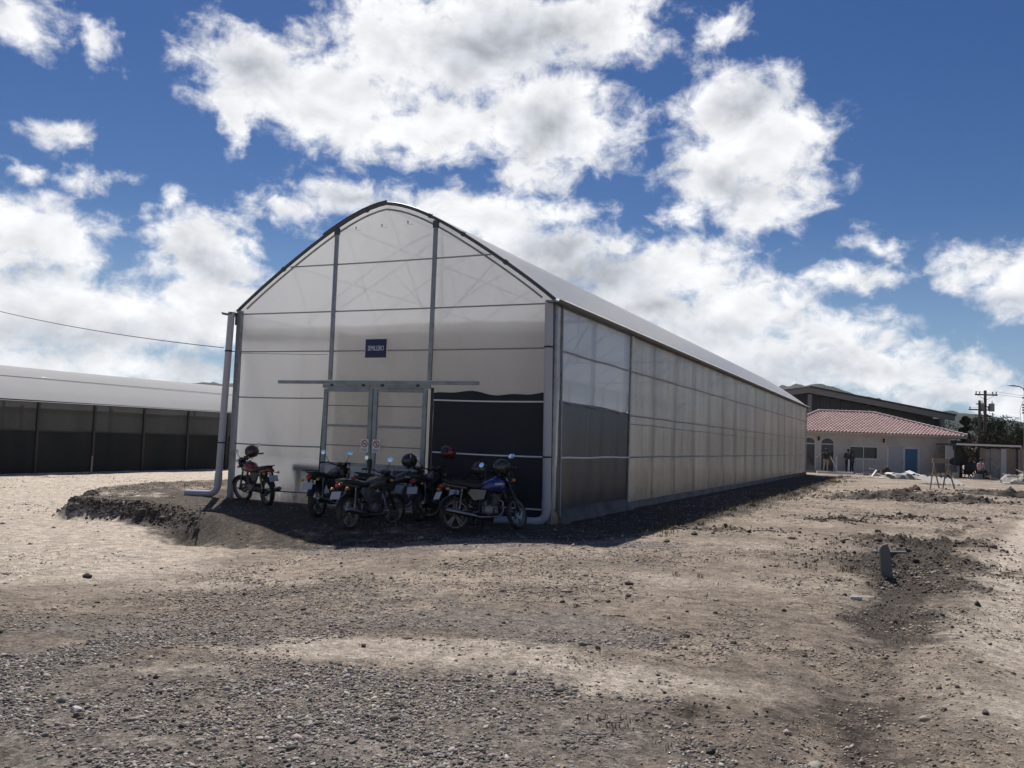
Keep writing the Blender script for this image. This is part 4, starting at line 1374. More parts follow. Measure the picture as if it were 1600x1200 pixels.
def motorcycle(label, x, y, heading, tank_col, lean=0.10, steer=0.3, spokes=5, side_col=None, rack=False, tail_box=False, apron=False, mirrors=True, z=None, tank_name='tank_paint', fender_col=None):
    """a small commuter motorcycle; forward is local +x, the side stand is on its left (+y)"""
    t = thing('motorcycle', label, 'motorcycle', (x, y, TZ(x, y) + 0.0 if z is None else z), heading, 'motorcycles parked in front of the greenhouse')
    t.rotation_euler = (lean * -1.0, 0, heading)
    t.rotation_mode = 'XYZ'
    MT = paint(tank_name, tank_col)
    MS = paint(tank_name + '_side', side_col) if side_col else M_FRAME
    MF = paint(tank_name + '_guard', fender_col) if fender_col else M_FRAME
    ty, ri, dr, di = wheel_meshes(spokes)
    WB = 0.64
    zr = TYRE_R - 0.006
    # rear wheel
    wr = bpy.data.objects.new('wheel', ty)
    COL.objects.link(wr)
    wr.parent = t
    wr.location = (-WB, 0, zr)
    wr.scale = (1, 1.12, 1)
    put('rim', ri, wr)
    put('brake_drum', dr, wr)
    # steering assembly turns about the head
    head = Vector((0.385, 0, 0.83))
    axle = Vector((WB, 0, zr))
    rake = (head - axle).normalized()
    st = Matrix.Translation(head) @ Matrix.Rotation(steer, 4, rake) @ Matrix.Translation(-head)

    def steer_part(mb, name, mat, **k):
        mb.v = [tuple(st @ Vector(p)) for p in mb.v]
        return mb.build(name, mat, t, **k)

    wf = bpy.data.objects.new('wheel', ty)
    COL.objects.link(wf)
    wf.parent = t
    wf.matrix_local = st @ Matrix.Translation(axle) @ Matrix.Diagonal((1, 0.9, 1, 1))
    put('rim', ri, wf)
    put('brake_disc', di, wf)
    for s in (-1, 1):
        off = Vector((0, s * 0.085, 0))
        top = head + rake * 0.12
        f = steer_part(MB().tube([axle + off, axle + rake * 0.28 + off, top + off], [0.027, 0.025, 0.017], 10), 'fork_leg', M_FRAME if s < 0 else M_ENGINE)
        mb = MB().tube([axle + rake * 0.30 + off, top + off], 0.0185, 10)
        mb.v = [tuple(st @ Vector(p)) for p in mb.v]
        mb.build('stanchion', M_CHROME, f)
    steer_part(MB().box(head + rake * 0.10, (0.07, 0.23, 0.03)).box(head - rake * 0.05, (0.07, 0.22, 0.035)), 'fork_clamp', M_FRAME, bevel=0.004)
    steer_part(arc_strip(WB, zr, 0.325, 0.35, 2.5, 0.062), 'front_mudguard', MF, smooth=0.9)
    # headlamp, instruments, bars
    hl = Matrix.Translation((0.50, 0, 0.885)) @ Matrix.Rotation(PI / 2 + 0.08, 4, 'Y')
    lamp = steer_part(MB().lathe([(0.0, -0.13), (0.05, -0.12), (0.085, -0.06), (0.098, 0.0), (0.098, 0.015)], 18, hl), 'headlamp', M_FRAME)
    m2 = MB().lathe([(0.098, 0.012), (0.09, 0.028), (0.05, 0.040), (0.0, 0.044)], 18, hl)
    m2.v = [tuple(st @ Vector(p)) for p in m2.v]
    m2.build('headlamp_lens', M_LENS, lamp)
    steer_part(MB().lathe([(0.0, -0.03), (0.05, -0.03), (0.06, 0.0), (0.06, 0.03), (0.0, 0.034)], 14, Matrix.Translation((0.43, 0.065, 1.0)) @ Matrix.Rotation(-0.5, 4, 'Y')).lathe([(0.0, -0.03), (0.05, -0.03), (0.06, 0.0), (0.06, 0.03), (0.0, 0.034)], 14, Matrix.Translation((0.43, -0.065, 1.0)) @ Matrix.Rotation(-0.5, 4, 'Y')), 'instruments', M_BLACK)
    hb = [(0.19, -0.36, 1.04), (0.26, -0.24, 1.055), (0.36, -0.10, 0.99), (0.37, 0, 0.975), (0.36, 0.10, 0.99), (0.26, 0.24, 1.055), (0.19, 0.36, 1.04)]
    bar_ = steer_part(MB().tube(hb, 0.0125, 8), 'handlebar', M_FRAME)
    for s in (-1, 1):
        g = MB().tube([(0.225, s * 0.30, 1.049), (0.175, s * 0.385, 1.037)], 0.019, 8)
        g.v = [tuple(st @ Vector(p)) for p in g.v]
        g.build('grip', M_BLACK, bar_)
        lv = MB().tube([(0.28, s * 0.24, 1.06), (0.30, s * 0.30, 1.055), (0.25, s * 0.40, 1.035)], 0.008, 6)
        lv.v = [tuple(st @ Vector(p)) for p in lv.v]
        lv.build('lever', M_CHROME, bar_)
        if mirrors:
            stem = steer_part(MB().tube([(0.275, s * 0.22, 1.06), (0.28, s * 0.27, 1.14), (0.25, s * 0.335, 1.22)], 0.006, 6), 'mirror', M_FRAME)
            Mx = Matrix.Translation((0.245, s * 0.345, 1.255)) @ Matrix.Rotation(-s * 0.15, 4, 'Z') @ Matrix.Rotation(-PI / 2 + 0.12, 4, 'Y')
            sh = MB().lathe([(0.0, -0.022), (0.04, -0.018), (0.062, -0.002), (0.064, 0.004)], 16, Mx @ Matrix.Diagonal((0.72, 1.05, 1, 1)))
            gl = MB().lathe([(0.062, 0.003), (0.0, 0.004)], 16, Mx @ Matrix.Diagonal((0.72, 1.05, 1, 1)))
            for nm, q, mt in (('mirror_shell', sh, M_FRAME), ('mirror_glass', gl, M_MIRROR)):
                q.v = [tuple(st @ Vector(p)) for p in q.v]
                q.build(nm, mt, stem)
        ind = steer_part(MB().tube([(0.42, s * 0.08, 0.86), (0.43, s * 0.17, 0.86)], 0.007, 6), 'indicator', M_FRAME)
        q = MB().lathe([(0.0, -0.035), (0.025, -0.025), (0.03, 0.0), (0.02, 0.03), (0.0, 0.035)], 10, Matrix.Translation((0.43, s * 0.19, 0.86)) @ Matrix.Rotation(PI / 2, 4, 'Y'))
        q.v = [tuple(st @ Vector(p)) for p in q.v]
        q.build('indicator_lens', M_AMBER, ind)
    # cables
    steer_part(MB().tube([(0.27, 0.24, 1.05), (0.45, 0.2, 1.02), (0.50, 0.06, 0.80), (0.40, 0.05, 0.62)], 0.006, 5).tube([(0.27, -0.24, 1.05), (0.46, -0.17, 1.0), (0.52, -0.09, 0.7), (0.60, -0.09, 0.42)], 0.006, 5), 'control_cable', M_BLACK)
    # tank, seat, side covers, tail
    tank = MB().loft([(0.375, 0.80, 0.05, 0.06), (0.35, 0.805, 0.10, 0.105), (0.24, 0.82, 0.145, 0.125), (0.10, 0.815, 0.15, 0.118), (-0.03, 0.78, 0.115, 0.092), (-0.12, 0.755, 0.075, 0.060), (-0.14, 0.75, 0.04, 0.03)], 18, 2.5).build('fuel_tank', MT, t, smooth=1.2)
    MB().lathe([(0.0, 0.02), (0.032, 0.018), (0.036, 0.0)], 14, Matrix.Translation((0.20, 0, 0.94))).build('fuel_cap', M_CHROME, tank)
    for s in (-1, 1):
        MB().bar((0.27, s * 0.148, 0.825), (0.09, s * 0.152, 0.815), 0.006, 0.04).build('tank_badge', M_CHROME, tank, bevel=0.002)
    MB().loft([(-0.06, 0.80, 0.075, 0.035), (-0.15, 0.785, 0.105, 0.045), (-0.32, 0.785, 0.125, 0.050), (-0.50, 0.82, 0.130, 0.055), (-0.68, 0.845, 0.115, 0.05), (-0.80, 0.86, 0.08, 0.035), (-0.82, 0.86, 0.05, 0.02)], 16, 3.0).build('seat', M_SEAT, t, smooth=1.2)
    for s in (-1, 1):
        MB().prism([(-0.06, 0.72), (-0.12, 0.54), (-0.34, 0.52), (-0.46, 0.66), (-0.40, 0.74)], s * 0.105, s * 0.13).build('side_panel', MS, t, bevel=0.012)
    tail = MB().loft([(-0.46, 0.755, 0.105, 0.045), (-0.66, 0.775, 0.10, 0.05), (-0.82, 0.80, 0.075, 0.045), (-0.90, 0.81, 0.05, 0.03)], 14, 3.0).build('tail_cowl', MT if not side_col else MS, t, smooth=1.2)
    tl = MB().loft([(-0.885, 0.785, 0.06, 0.035), (-0.93, 0.785, 0.055, 0.03), (-0.95, 0.785, 0.035, 0.02)], 12, 3.0).build('tail_lamp', M_REDLENS, t, smooth=1.0)
    MB().tube([(-0.62, -0.12, 0.86), (-0.84, -0.105, 0.89), (-0.90, 0.0, 0.895), (-0.84, 0.105, 0.89), (-0.62, 0.12, 0.86)], 0.011, 8).build('grab_rail', M_FRAME if not rack else M_CHROME, t)
    rg = arc_strip(-WB, zr, 0.345, 0.95, 2.75, 0.075)
    rg.build('rear_mudguard', M_FRAME, t, smooth=0.9)
    pl_ = MB().box((0, 0, 0), (0.006, 0.21, 0.145), Matrix.Rotation(0.45, 3, 'Y')).build('number_plate', M_PLATE, t)
    pl_.location = (-0.985, 0, 0.62)
    MB().bar((-0.90, 0, 0.76), (-0.975, 0, 0.60), 0.05, 0.012).build('plate_bracket', M_FRAME, t, smooth=0)
    for s in (-1, 1):
        ind = MB().tube([(-0.86, s * 0.06, 0.735), (-0.87, s * 0.15, 0.735)], 0.007, 6).build('indicator', M_FRAME, t)
        MB().lathe([(0.0, -0.035), (0.025, -0.02), (0.03, 0.0), (0.02, 0.03), (0.0, 0.035)], 10, Matrix.Translation((-0.87, s * 0.17, 0.735)) @ Matrix.Rotation(-PI / 2, 4, 'Y')).build('indicator_lens', M_AMBER, ind)
    # frame, engine, exhaust, swingarm, shocks
    fr = MB()
    fr.tube([(0.385, 0, 0.83), (0.35, 0, 0.74), (0.22, 0, 0.34), (0.10, 0, 0.26)], 0.02, 8)
    fr.tube([(0.37, 0, 0.78), (0.0, 0, 0.72), (-0.30, 0, 0.70)], 0.022, 8)
    for s in (-1, 1):
        fr.tube([(-0.10, s * 0.06, 0.70), (-0.20, s * 0.09, 0.50), (-0.21, s * 0.09, 0.34)], 0.016, 8)
        fr.tube([(-0.24, s * 0.09, 0.70), (-0.60, s * 0.10, 0.74), (-0.80, s * 0.08, 0.77)], 0.014, 8)
        fr.tube([(-0.21, s * 0.09, 0.40), (-0.46, s * 0.10, 0.70)], 0.012, 8)
        fr.tube([(0.12, s * 0.05, 0.27), (-0.21, s * 0.09, 0.30)], 0.016, 8)
    fr.build('frame', M_FRAME, t)
    en = MB().box((0.02, 0, 0.36), (0.34, 0.20, 0.17)).build('engine', M_ENGINE, t, bevel=0.025)
    fins = MB()
    for i in range(7):
        fins.box((0.13 + 0.018 * i * 0.35, 0, 0.455 + 0.026 * i), (0.19 - 0.004 * i, 0.17, 0.012), Matrix.Rotation(-0.25, 3, 'Y'))
    fins.tube([(0.13, 0, 0.44), (0.18, 0, 0.64)], 0.062, 12)
    fins.build('cylinder_fins', M_ENGINE, en, bevel=0.002)
    for s in (-1, 1):
        MB().lathe([(0.0, 0.035), (0.06, 0.035), (0.085, 0.02), (0.09, 0.0)], 20, Matrix.Translation((-0.02, s * 0.10, 0.36)) @ Matrix.Rotation(-s * PI / 2, 4, 'X')).build('crankcase_cover', M_RIM, en)
        MB().lathe([(0.0, 0.02), (0.045, 0.02), (0.055, 0.0)], 16, Matrix.Translation((0.13, s * 0.10, 0.345)) @ Matrix.Rotation(-s * PI / 2, 4, 'X')).build('crankcase_cover', M_ENGINE, en)
    MB().tube([(0.20, -0.04, 0.56), (0.30, -0.08, 0.50), (0.29, -0.10, 0.34), (0.18, -0.12, 0.235), (-0.20, -0.14, 0.235), (-0.34, -0.15, 0.255)], 0.019, 10).build('exhaust_pipe', M_CHROME, t)
    MB().tube([(-0.30, -0.155, 0.25), (-0.36, -0.16, 0.265), (-0.88, -0.18, 0.37), (-0.92, -0.18, 0.378)], [0.024, 0.046, 0.050, 0.030], 14).build('muffler', M_CHROME, t)
    for s in (-1, 1):
        MB().bar((-0.20, s * 0.09, 0.335), (-WB, s * 0.085, zr), 0.026, 0.045).build('swingarm', M_FRAME, t, bevel=0.004)
        sh = MB().tube([(-0.56, s * 0.115, 0.74), (-0.60, s * 0.115, 0.50), (-WB + 0.01, s * 0.105, 0.31)], 0.014, 8).build('rear_shock', M_CHROME, t)
        sp = []
        for k in range(61):
            a = k / 60
            p = Vector((-0.565, s * 0.115, 0.70)).lerp(Vector((-0.612, s * 0.112, 0.44)), a)
            th = a * 2 * PI * 8
            sp.append(p + Vector((0.030 * math.cos(th), 0.030 * math.sin(th), 0)))
        MB().tube(sp, 0.006, 5).build('shock_spring', M_FRAME, sh)
        MB().tube([(-0.03, s * 0.10, 0.27), (-0.03, s * 0.20, 0.265)], 0.012, 8).build('footpeg', M_BLACK, t)
        MB().tube([(-0.36, s * 0.10, 0.33), (-0.38, s * 0.19, 0.345)], 0.011, 8).build('footpeg', M_BLACK, t)
    MB().loft([(-0.18, 0.355, 0.012, 0.05, 0.115), (-0.4, 0.345, 0.012, 0.052, 0.115), (-0.66, 0.315, 0.012, 0.055, 0.115)], 10, 4).build('chain_guard', M_FRAME, t)
    MB().tube([(-0.02, 0.11, 0.25), (0.02, 0.20, 0.10), (0.03, 0.245, 0.0)], 0.011, 8).build('side_stand', M_FRAME, t)
    MB().tube([(-0.08, -0.12, 0.33), (-0.02, -0.15, 0.22), (0.06, -0.16, 0.25)], 0.008, 6).build('brake_pedal', M_CHROME, t)
    if rack:
        rk = MB()
        for s in (-1, 0, 1):
            rk.tube([(-0.70, s * 0.09, 0.90), (-1.02, s * 0.09, 0.92)], 0.008, 6)
        rk.tube([(-0.72, -0.1, 0.90), (-0.72, 0.1, 0.90)], 0.008, 6)
        rk.tube([(-1.0, -0.1, 0.92), (-1.0, 0.1, 0.92)], 0.008, 6)
        rk.build('luggage_rack', M_FRAME, t)
    if tail_box:
        bx = MB().loft([(-0.70, 1.06, 0.14, 0.11), (-0.74, 1.07, 0.18, 0.15), (-0.90, 1.08, 0.20, 0.17), (-1.06, 1.07, 0.18, 0.15), (-1.10, 1.06, 0.14, 0.11)], 18, 3.2).build('tail_box', M_BLACK, t, smooth=1.0)
        MB().box((-0.90, 0, 1.09), (0.37, 0.392, 0.012)).build('box_seam', M_ENGINE, bx)
    if apron:
        MB().loft([(0.30, 0.56, 0.10, 0.16), (0.34, 0.54, 0.17, 0.20), (0.38, 0.56, 0.14, 0.16)], 14, 3.0).build('leg_shield', MS, t, smooth=1.0)
    return t, st


def helmet(label, loc, rot, shell_col, top_col=None, group=None, visor=True):
    t = thing('helmet', label, 'helmet', loc, 0, group)
    t.rotation_euler = rot
    MS = paint('helmet_shell', shell_col, 0.3)
    # shell: open at the face (local +x) and below
    rg = []
    n, m = 24, 12
    vs, fs = [], []
    for i in range(m + 1):
        ph = (PI * 0.80) * i / m
        for k in range(n):
            th = 2 * PI * k / n
            r = 0.135
            x = r * 1.12 * math.sin(ph) * math.cos(th) - (0.01 if ph > 1.6 else 0)
            yv = r * 0.95 * math.sin(ph) * math.sin(th)
            z = r * 1.02 * math.cos(ph)
            vs.append((x, yv, z))
    keep = []
    for i in range(m):
        for k in range(n):
            a, b, c, d = i * n + k, i * n + (k + 1) % n, (i + 1) * n + (k + 1) % n, (i + 1) * n + k
            cx = sum(vs[q][0] for q in (a, b, c, d)) / 4
            cz = sum(vs[q][2] for q in (a, b, c, d)) / 4
            if cx > 0.075 and -0.055 < cz < 0.045:
                continue
            keep.append((a, b, c, d))
    sh = MB().add(vs, keep).build('shell', MS, t, smooth=1.2)
    sm = sh.modifiers.new('wall', 'SOLIDIFY')
    sm.thickness = 0.012
    if top_col:
        cap = MB().add([(x * 1.02, y_ * 1.02, z * 1.02) for x, y_, z in vs[:n * 6]], [(i * n + k, i * n + (k + 1) % n, (i + 1) * n + (k + 1) % n, (i + 1) * n + k) for i in range(5) for k in range(n)])
        cap.build('shell_top', paint('helmet_top', top_col, 0.35), t, smooth=1.2)
    if visor:
        P = []
        for i in range(13):
            a = -1.0 + 2.0 * i / 12
            P.append([(0.157 * math.cos(a) * q, 0.134 * math.sin(a) * q, z) for z, q in ((-0.06, 0.96), (-0.01, 1.0), (0.055, 0.95))])
        MB().grid(P).build('visor', M_BLACK, t, smooth=1.0)
    MB().lathe([(0.118, -0.105), (0.130, -0.095), (0.118, -0.088)], 20, Matrix.Diagonal((1.08, 0.95, 1, 1))).build('rim_trim', M_BLACK, t, smooth=1.0)
    MB().tube([(-0.02, 0.10, -0.09), (0.02, 0.05, -0.17), (0.02, -0.05, -0.17), (-0.02, -0.10, -0.09)], 0.008, 6).build('chin_strap', M_BLACK, t)
    return t


def heading(dx_right, dx_fwd):
    d = RIGHT * dx_right + FWD * dx_fwd
    return math.atan2(d.y, d.x)


HG = 'helmets left on the parked motorcycles'


def at_bike(bike, p):
    bpy.context.view_layer.update()
    return bike.matrix_world @ Vector(p)


blue, _ = motorcycle('blue-tanked motorcycle at the right corner, side on to the viewer, pale helmet on its handlebar', 7.97, -2.12, heading(1.0, 0.62), (0.018, 0.028, 0.20), lean=0.10, steer=0.45, spokes=5, side_col=(0.02, 0.02, 0.022), tank_name='blue_paint')
helmet('black helmet with a pale grey top on the blue motorcycle handlebar', at_bike(blue, (0.33, -0.02, 1.14)), (0.1, 0.15, blue.rotation_euler.z - 0.5), (0.02, 0.02, 0.022), (0.42, 0.43, 0.45), HG)
red, _ = motorcycle('red-tanked motorcycle standing alone at the left corner post', 1.24, -0.50, heading(-0.66, 0.75), (0.20, 0.012, 0.03), lean=0.10, steer=0.35, spokes=0, tank_name='red_paint')
helmet('dark maroon helmet resting on the lone red motorcycle', at_bike(red, (0.20, -0.06, 1.17)), (0.2, 0.2, red.rotation_euler.z + 0.9), (0.045, 0.014, 0.018), None, HG)
b1, _ = motorcycle('black motorcycle seen from behind, left of the row before the door', 4.30, -1.70, heading(0.28, 0.95), (0.02, 0.02, 0.022), lean=0.10, steer=-0.2, spokes=5, rack=True, tank_name='black_paint')
b2, _ = motorcycle('nearest dark bronze motorcycle with a red tail lamp, rear turned to the viewer', 5.92, -2.72, heading(0.50, 0.90), (0.075, 0.058, 0.042), lean=0.10, steer=-0.25, spokes=5, tank_name='bronze_paint', side_col=(0.03, 0.027, 0.024), fender_col=(0.10, 0.085, 0.07))
b3, _ = motorcycle('black motorcycle between the bronze one and the door, dark helmet on its handlebar', 5.55, -1.25, heading(0.80, 0.30), (0.022, 0.021, 0.022), lean=0.10, steer=-0.3, spokes=0, tank_name='black_gloss', rack=False)
helmet('plain black helmet hung on the handlebar in front of the right door leaf', at_bike(b3, (0.26, 0.17, 1.17)), (0.2, 0.1, 0.4), (0.012, 0.012, 0.014), None, HG)
b4, _ = motorcycle('dark motorcycle with a black tail box beside the door, red helmet on its mirror', 6.15, -0.95, heading(0.25, 0.95), (0.03, 0.025, 0.03), lean=0.10, steer=0.1, spokes=5, tail_box=False, rack=True, tank_name='charcoal_paint', side_col=(0.04, 0.04, 0.045))
helmet('dark red helmet hung high on a mirror against the dark cover', at_bike(b4, (0.26, -0.34, 1.32)), (0.25, -0.2, b4.rotation_euler.z + 2.4), (0.13, 0.012, 0.02), None, HG)
b5, _ = motorcycle('black motorcycle half hidden behind the blue one', 7.25, -0.85, heading(0.45, 0.80), (0.02, 0.022, 0.02), lean=0.10, steer=0.2, spokes=5, mirrors=False, tank_name='black_satin')
helmet('grey-topped cap helmet behind the blue motorcycle tank', at_bike(b5, (-0.02, 0.0, 1.06)), (0.1, 0.1, 1.0), (0.03, 0.03, 0.03), (0.20, 0.20, 0.21), HG, visor=False)
# ------------------------------------------------------------------ far side of the yard: house, warehouse, shed, poles
M_WALL = MAT('rendered_wall', (0.55, 0.505, 0.45), 0.85, 0, 0.08, 1.2, dirt=(0.36, 0.335, 0.30), dirt_amt=0.5)
M_TRIM = MAT('white_trim', (0.62, 0.61, 0.58), 0.6, 0, 0.06, 3.0)
M_GLASS = MAT('dark_window_glass', (0.03, 0.033, 0.038), 0.08, 0.0, 0.1, 2.0)
M_BLUEDOOR = MAT('blue_door_paint', (0.045, 0.17, 0.27), 0.5, 0, 0.1, 4.0, dirt=(0.10, 0.16, 0.2), dirt_amt=0.3)
M_PALEDOOR = MAT('pale_door_paint', (0.40, 0.405, 0.42), 0.5, 0, 0.06, 3.0)
M_TILE = MAT('clay_tile', (0.35, 0.215, 0.20), 0.85, 0, 0.25, 3.0, dirt=(0.44, 0.33, 0.315), dirt_amt=0.7)
M_RIDGE = MAT('pale_mortar_tile', (0.50, 0.40, 0.38), 0.85, 0, 0.2, 6.0)
M_WOOD = MAT('weathered_wood', (0.24, 0.19, 0.15), 0.85, 0, 0.3, 5.0, bump=0.4)
M_GREYWOOD = MAT('grey_board', (0.27, 0.255, 0.235), 0.85, 0, 0.25, 4.0, dirt=(0.13, 0.11, 0.095), dirt_amt=0.6)
M_IRON = MAT('dark_iron', (0.022, 0.022, 0.025), 0.6, 0.3, 0.2, 6.0)
M_WARE = MAT('warehouse_sheet', (0.060, 0.062, 0.068), 0.7, 0.1, 0.2, 0.6)
M_FASCIA = MAT('warehouse_fascia', (0.20, 0.205, 0.20), 0.7, 0.1, 0.2, 0.8)
M_CONC = MAT('concrete', (0.34, 0.325, 0.30), 0.9, 0, 0.15, 4.0, bump=0.3)

GZ = -0.10
HOUSE = thing('tiled_house', 'pale single storey house with red tiled hip roof, arched openings and a blue door', 'house', UV(21.0, 66.0, GZ), YARD_ROT)
hp = lambda mb, name, mat, **k: mb.build(name, mat, HOUSE, **k)
# local x = along the facade (u - 21), y = depth, z up from the ground; openings leave real holes in the front wall
def hx(u):
    return u - 21.0


FW, FH = 12.2, 3.12
# front wall laid out as piers and lintels round the openings: (x0, x1, z0, z1)
holes = [(1.15, 2.10, 0.10, 2.25), (2.45, 3.52, 0.10, 2.25), (4.62, 6.78, 1.20, 2.14), (8.80, 9.78, 0.05, 2.06)]
xs = [0.0]
for a, b, _, _ in holes:
    xs += [a, b]
xs.append(FW)
wl = MB()
for i in range(0, len(xs), 2):
    wl.box(((xs[i] + xs[i + 1]) / 2, 0.1, FH / 2 - 0.1), (xs[i + 1] - xs[i], 0.2, FH + 0.2))
for j, (a, b, z0, z1) in enumerate(holes):
    wl.box(((a + b) / 2, 0.1, (z0 - 0.2) / 2), (b - a, 0.2, z0 + 0.2))
    if j < 2:      # arched head
        n = 12
        r = (b - a) / 2
        poly = [(a, FH), (b, FH), (b, z1)] + [((a + b) / 2 + r * math.cos(PI * k / n), z1 + 0.48 * math.sin(PI * k / n)) for k in range(1, n)] + [(a, z1)]
        # split into slabs so that the arch stays a clean outline
        for k in range(n):
            x0, x1 = (a + b) / 2 + r * math.cos(PI * k / n), (a + b) / 2 + r * math.cos(PI * (k + 1) / n)
            h0, h1 = z1 + 0.48 * math.sin(PI * k / n), z1 + 0.48 * math.sin(PI * (k + 1) / n)
            wl.prism([(x0, h0), (x0, FH), (x1, FH), (x1, h1)], 0.0, 0.2)
    else:
        wl.box(((a + b) / 2, 0.1, (z1 + FH) / 2), (b - a, 0.2, FH - z1))
hp(wl, 'front_wall', M_WALL, smooth=0)
hp(MB().box((FW - 0.1, 4.2, FH / 2 - 0.1), (0.2, 8.0, FH + 0.2)), 'side_wall', M_WALL, smooth=0)
hp(MB().box((0.1, 4.2, FH / 2 - 0.1), (0.2, 8.0, FH + 0.2)), 'side_wall', M_WALL, smooth=0)
hp(MB().box((FW / 2, 8.3, FH / 2 - 0.1), (FW, 0.2, FH + 0.2)), 'back_wall', M_WALL, smooth=0)
hp(MB().box((FW / 2, 4.2, -0.05), (FW - 0.5, 7.8, 0.1)), 'floor_slab', M_CONC, smooth=0)
# arched openings: frame, transom, glass
for a, b, z0, z1 in holes[:2]:
    r = (b - a) / 2
    w = MB()
    for x in (a + 0.035, b - 0.035):
        w.box((x, 0.06, (z0 + z1) / 2), (0.07, 0.08, z1 - z0))
    w.box(((a + b) / 2, 0.06, z1 - 0.03), (b - a, 0.08, 0.07))
    w.box(((a + b) / 2, 0.06, z0 + 0.04), (b - a - 0.14, 0.08, 0.07))
    n = 14
    for k in range(n):
        p, q = ((a + b) / 2 + (r - 0.03) * math.cos(PI * k / n), z1 + 0.45 * math.sin(PI * k / n)), ((a + b) / 2 + (r - 0.03) * math.cos(PI * (k + 1) / n), z1 + 0.45 * math.sin(PI * (k + 1) / n))
        w.bar((p[0], 0.06, p[1]), (q[0], 0.06, q[1]), 0.07, 0.07, up=(0, 1, 0))
    wo = hp(w, 'arched_window', M_TRIM, smooth=0)
    MB().box(((a + b) / 2, 0.10, (z0 + z1) / 2), (b - a - 0.1, 0.012, z1 - z0)).build('pane', M_GLASS, wo, smooth=0)
    MB().prism([((a + b) / 2 + (r - 0.02) * math.cos(PI * k / n), z1 + 0.46 * math.sin(PI * k / n)) for k in range(n + 1)], 0.09, 0.105).build('fanlight', M_GLASS, wo, smooth=0)
a, b, z0, z1 = holes[2]
w = MB()
for x in (a + 0.03, (a + b) / 2, b - 0.03):
    w.box((x, 0.03, (z0 + z1) / 2), (0.06, 0.08, z1 - z0))
for z in (z0 + 0.03, z1 - 0.03):
    w.box(((a + b) / 2, 0.03, z), (b - a, 0.078, 0.06))
win = hp(w, 'window', M_TRIM, smooth=0)
for x0, x1 in ((a + 0.06, (a + b) / 2 - 0.03), ((a + b) / 2 + 0.03, b - 0.06)):
    MB().box(((x0 + x1) / 2, 0.05, (z0 + z1) / 2), (x1 - x0, 0.012, z1 - z0 - 0.12)).build('pane', M_GLASS, win, smooth=0)
MB().box(((a + b) / 2, -0.05, z0 - 0.04), (b - a + 0.2, 0.14, 0.07)).build('sill', M_TRIM, win, smooth=0)
bdoor = hp(MB().box((9.29, 0.10, 1.05), (0.96, 0.05, 1.98)), 'blue_door', M_BLUEDOOR, bevel=0.005)
for z in (0.55, 1.5):
    MB().box((9.29, 0.07, z), (0.62, 0.02, 0.66)).build('door_panel', M_BLUEDOOR, bdoor, bevel=0.008)
MB().lathe([(0, 0.05), (0.03, 0.04), (0.03, 0.0)], 10, Matrix.Translation((8.93, 0.07, 1.0)) @ Matrix.Rotation(PI / 2, 4, 'X')).build('handle', M_CHROME, bdoor)
w = MB()
for x in (8.75, 9.86):
    w.box((x, -0.012, 1.08), (0.15, 0.06, 2.12))
w.box((9.305, -0.012, 2.14), (0.96, 0.06, 0.14))
hp(w, 'door_frame', M_TRIM, smooth=0)
# pale leaf leaning on the wall and a patch of fresh plaster
pd = hp(MB().box((8.13, -0.05, 1.12), (1.08, 0.05, 2.15)), 'pale_door', M_PALEDOOR, bevel=0.006)
MB().box((8.58, -0.09, 1.05), (0.04, 0.05, 0.1)).build('handle', M_IRON, pd)
hp(MB().prism([(7.45, 2.28), (8.22, 2.28), (8.27, 2.36), (8.25, 2.66), (8.12, 2.84), (7.9, 2.9), (7.45, 2.9)], -0.008, 0.0), 'fresh_plaster', MAT('fresh_plaster_mix', (0.44, 0.43, 0.41), 0.9, 0, 0.08, 2.0), smooth=0)
hp(MB().box((FW - 0.05, -0.006, FH / 2), (0.14, 0.02, FH)), 'corner_trim', M_TRIM, smooth=0)
for x in (2.26, 7.17):
    l = hp(MB().lathe([(0.0, 0.16), (0.03, 0.15), (0.10, 0.10), (0.07, 0.08), (0.06, -0.08), (0.09, -0.10), (0.02, -0.17), (0.0, -0.18)], 8, Matrix.Translation((x, -0.16, 2.62))), 'wall_lamp', M_IRON, smooth=0)
    MB().tube([(x, 0.0, 2.66), (x, -0.10, 2.80), (x, -0.16, 2.78)], 0.015, 6).build('lamp_arm', M_IRON, l)
# hip roof
EX0, EX1, EY0, EY1, EZ = -1.2, FW + 0.95, -0.75, 9.3, 3.14
RX0, RX1, RY, RZ = 3.75, 8.15, 4.27, 4.82
rf = MB()
rf.add([(EX0, EY0, EZ), (EX1, EY0, EZ), (EX1, EY1, EZ), (EX0, EY1, EZ), (RX0, RY, RZ), (RX1, RY, RZ)], [(0, 1, 5, 4), (1, 2, 5), (2, 3, 4, 5), (3, 0, 4), (3, 2, 1, 0)])
roof = hp(rf, 'roof', M_TILE, smooth=0)
MB().box(((EX0 + EX1) / 2, EY0 + 0.02, EZ - 0.06), (EX1 - EX0, 0.04, 0.09)).build('fascia', M_WALL, roof, smooth=0)
MB().box((EX1 - 0.02, (EY0 + EY1) / 2, EZ - 0.09), (0.04, EY1 - EY0 - 0.1, 0.16)).build('fascia', M_TRIM, roof, smooth=0)


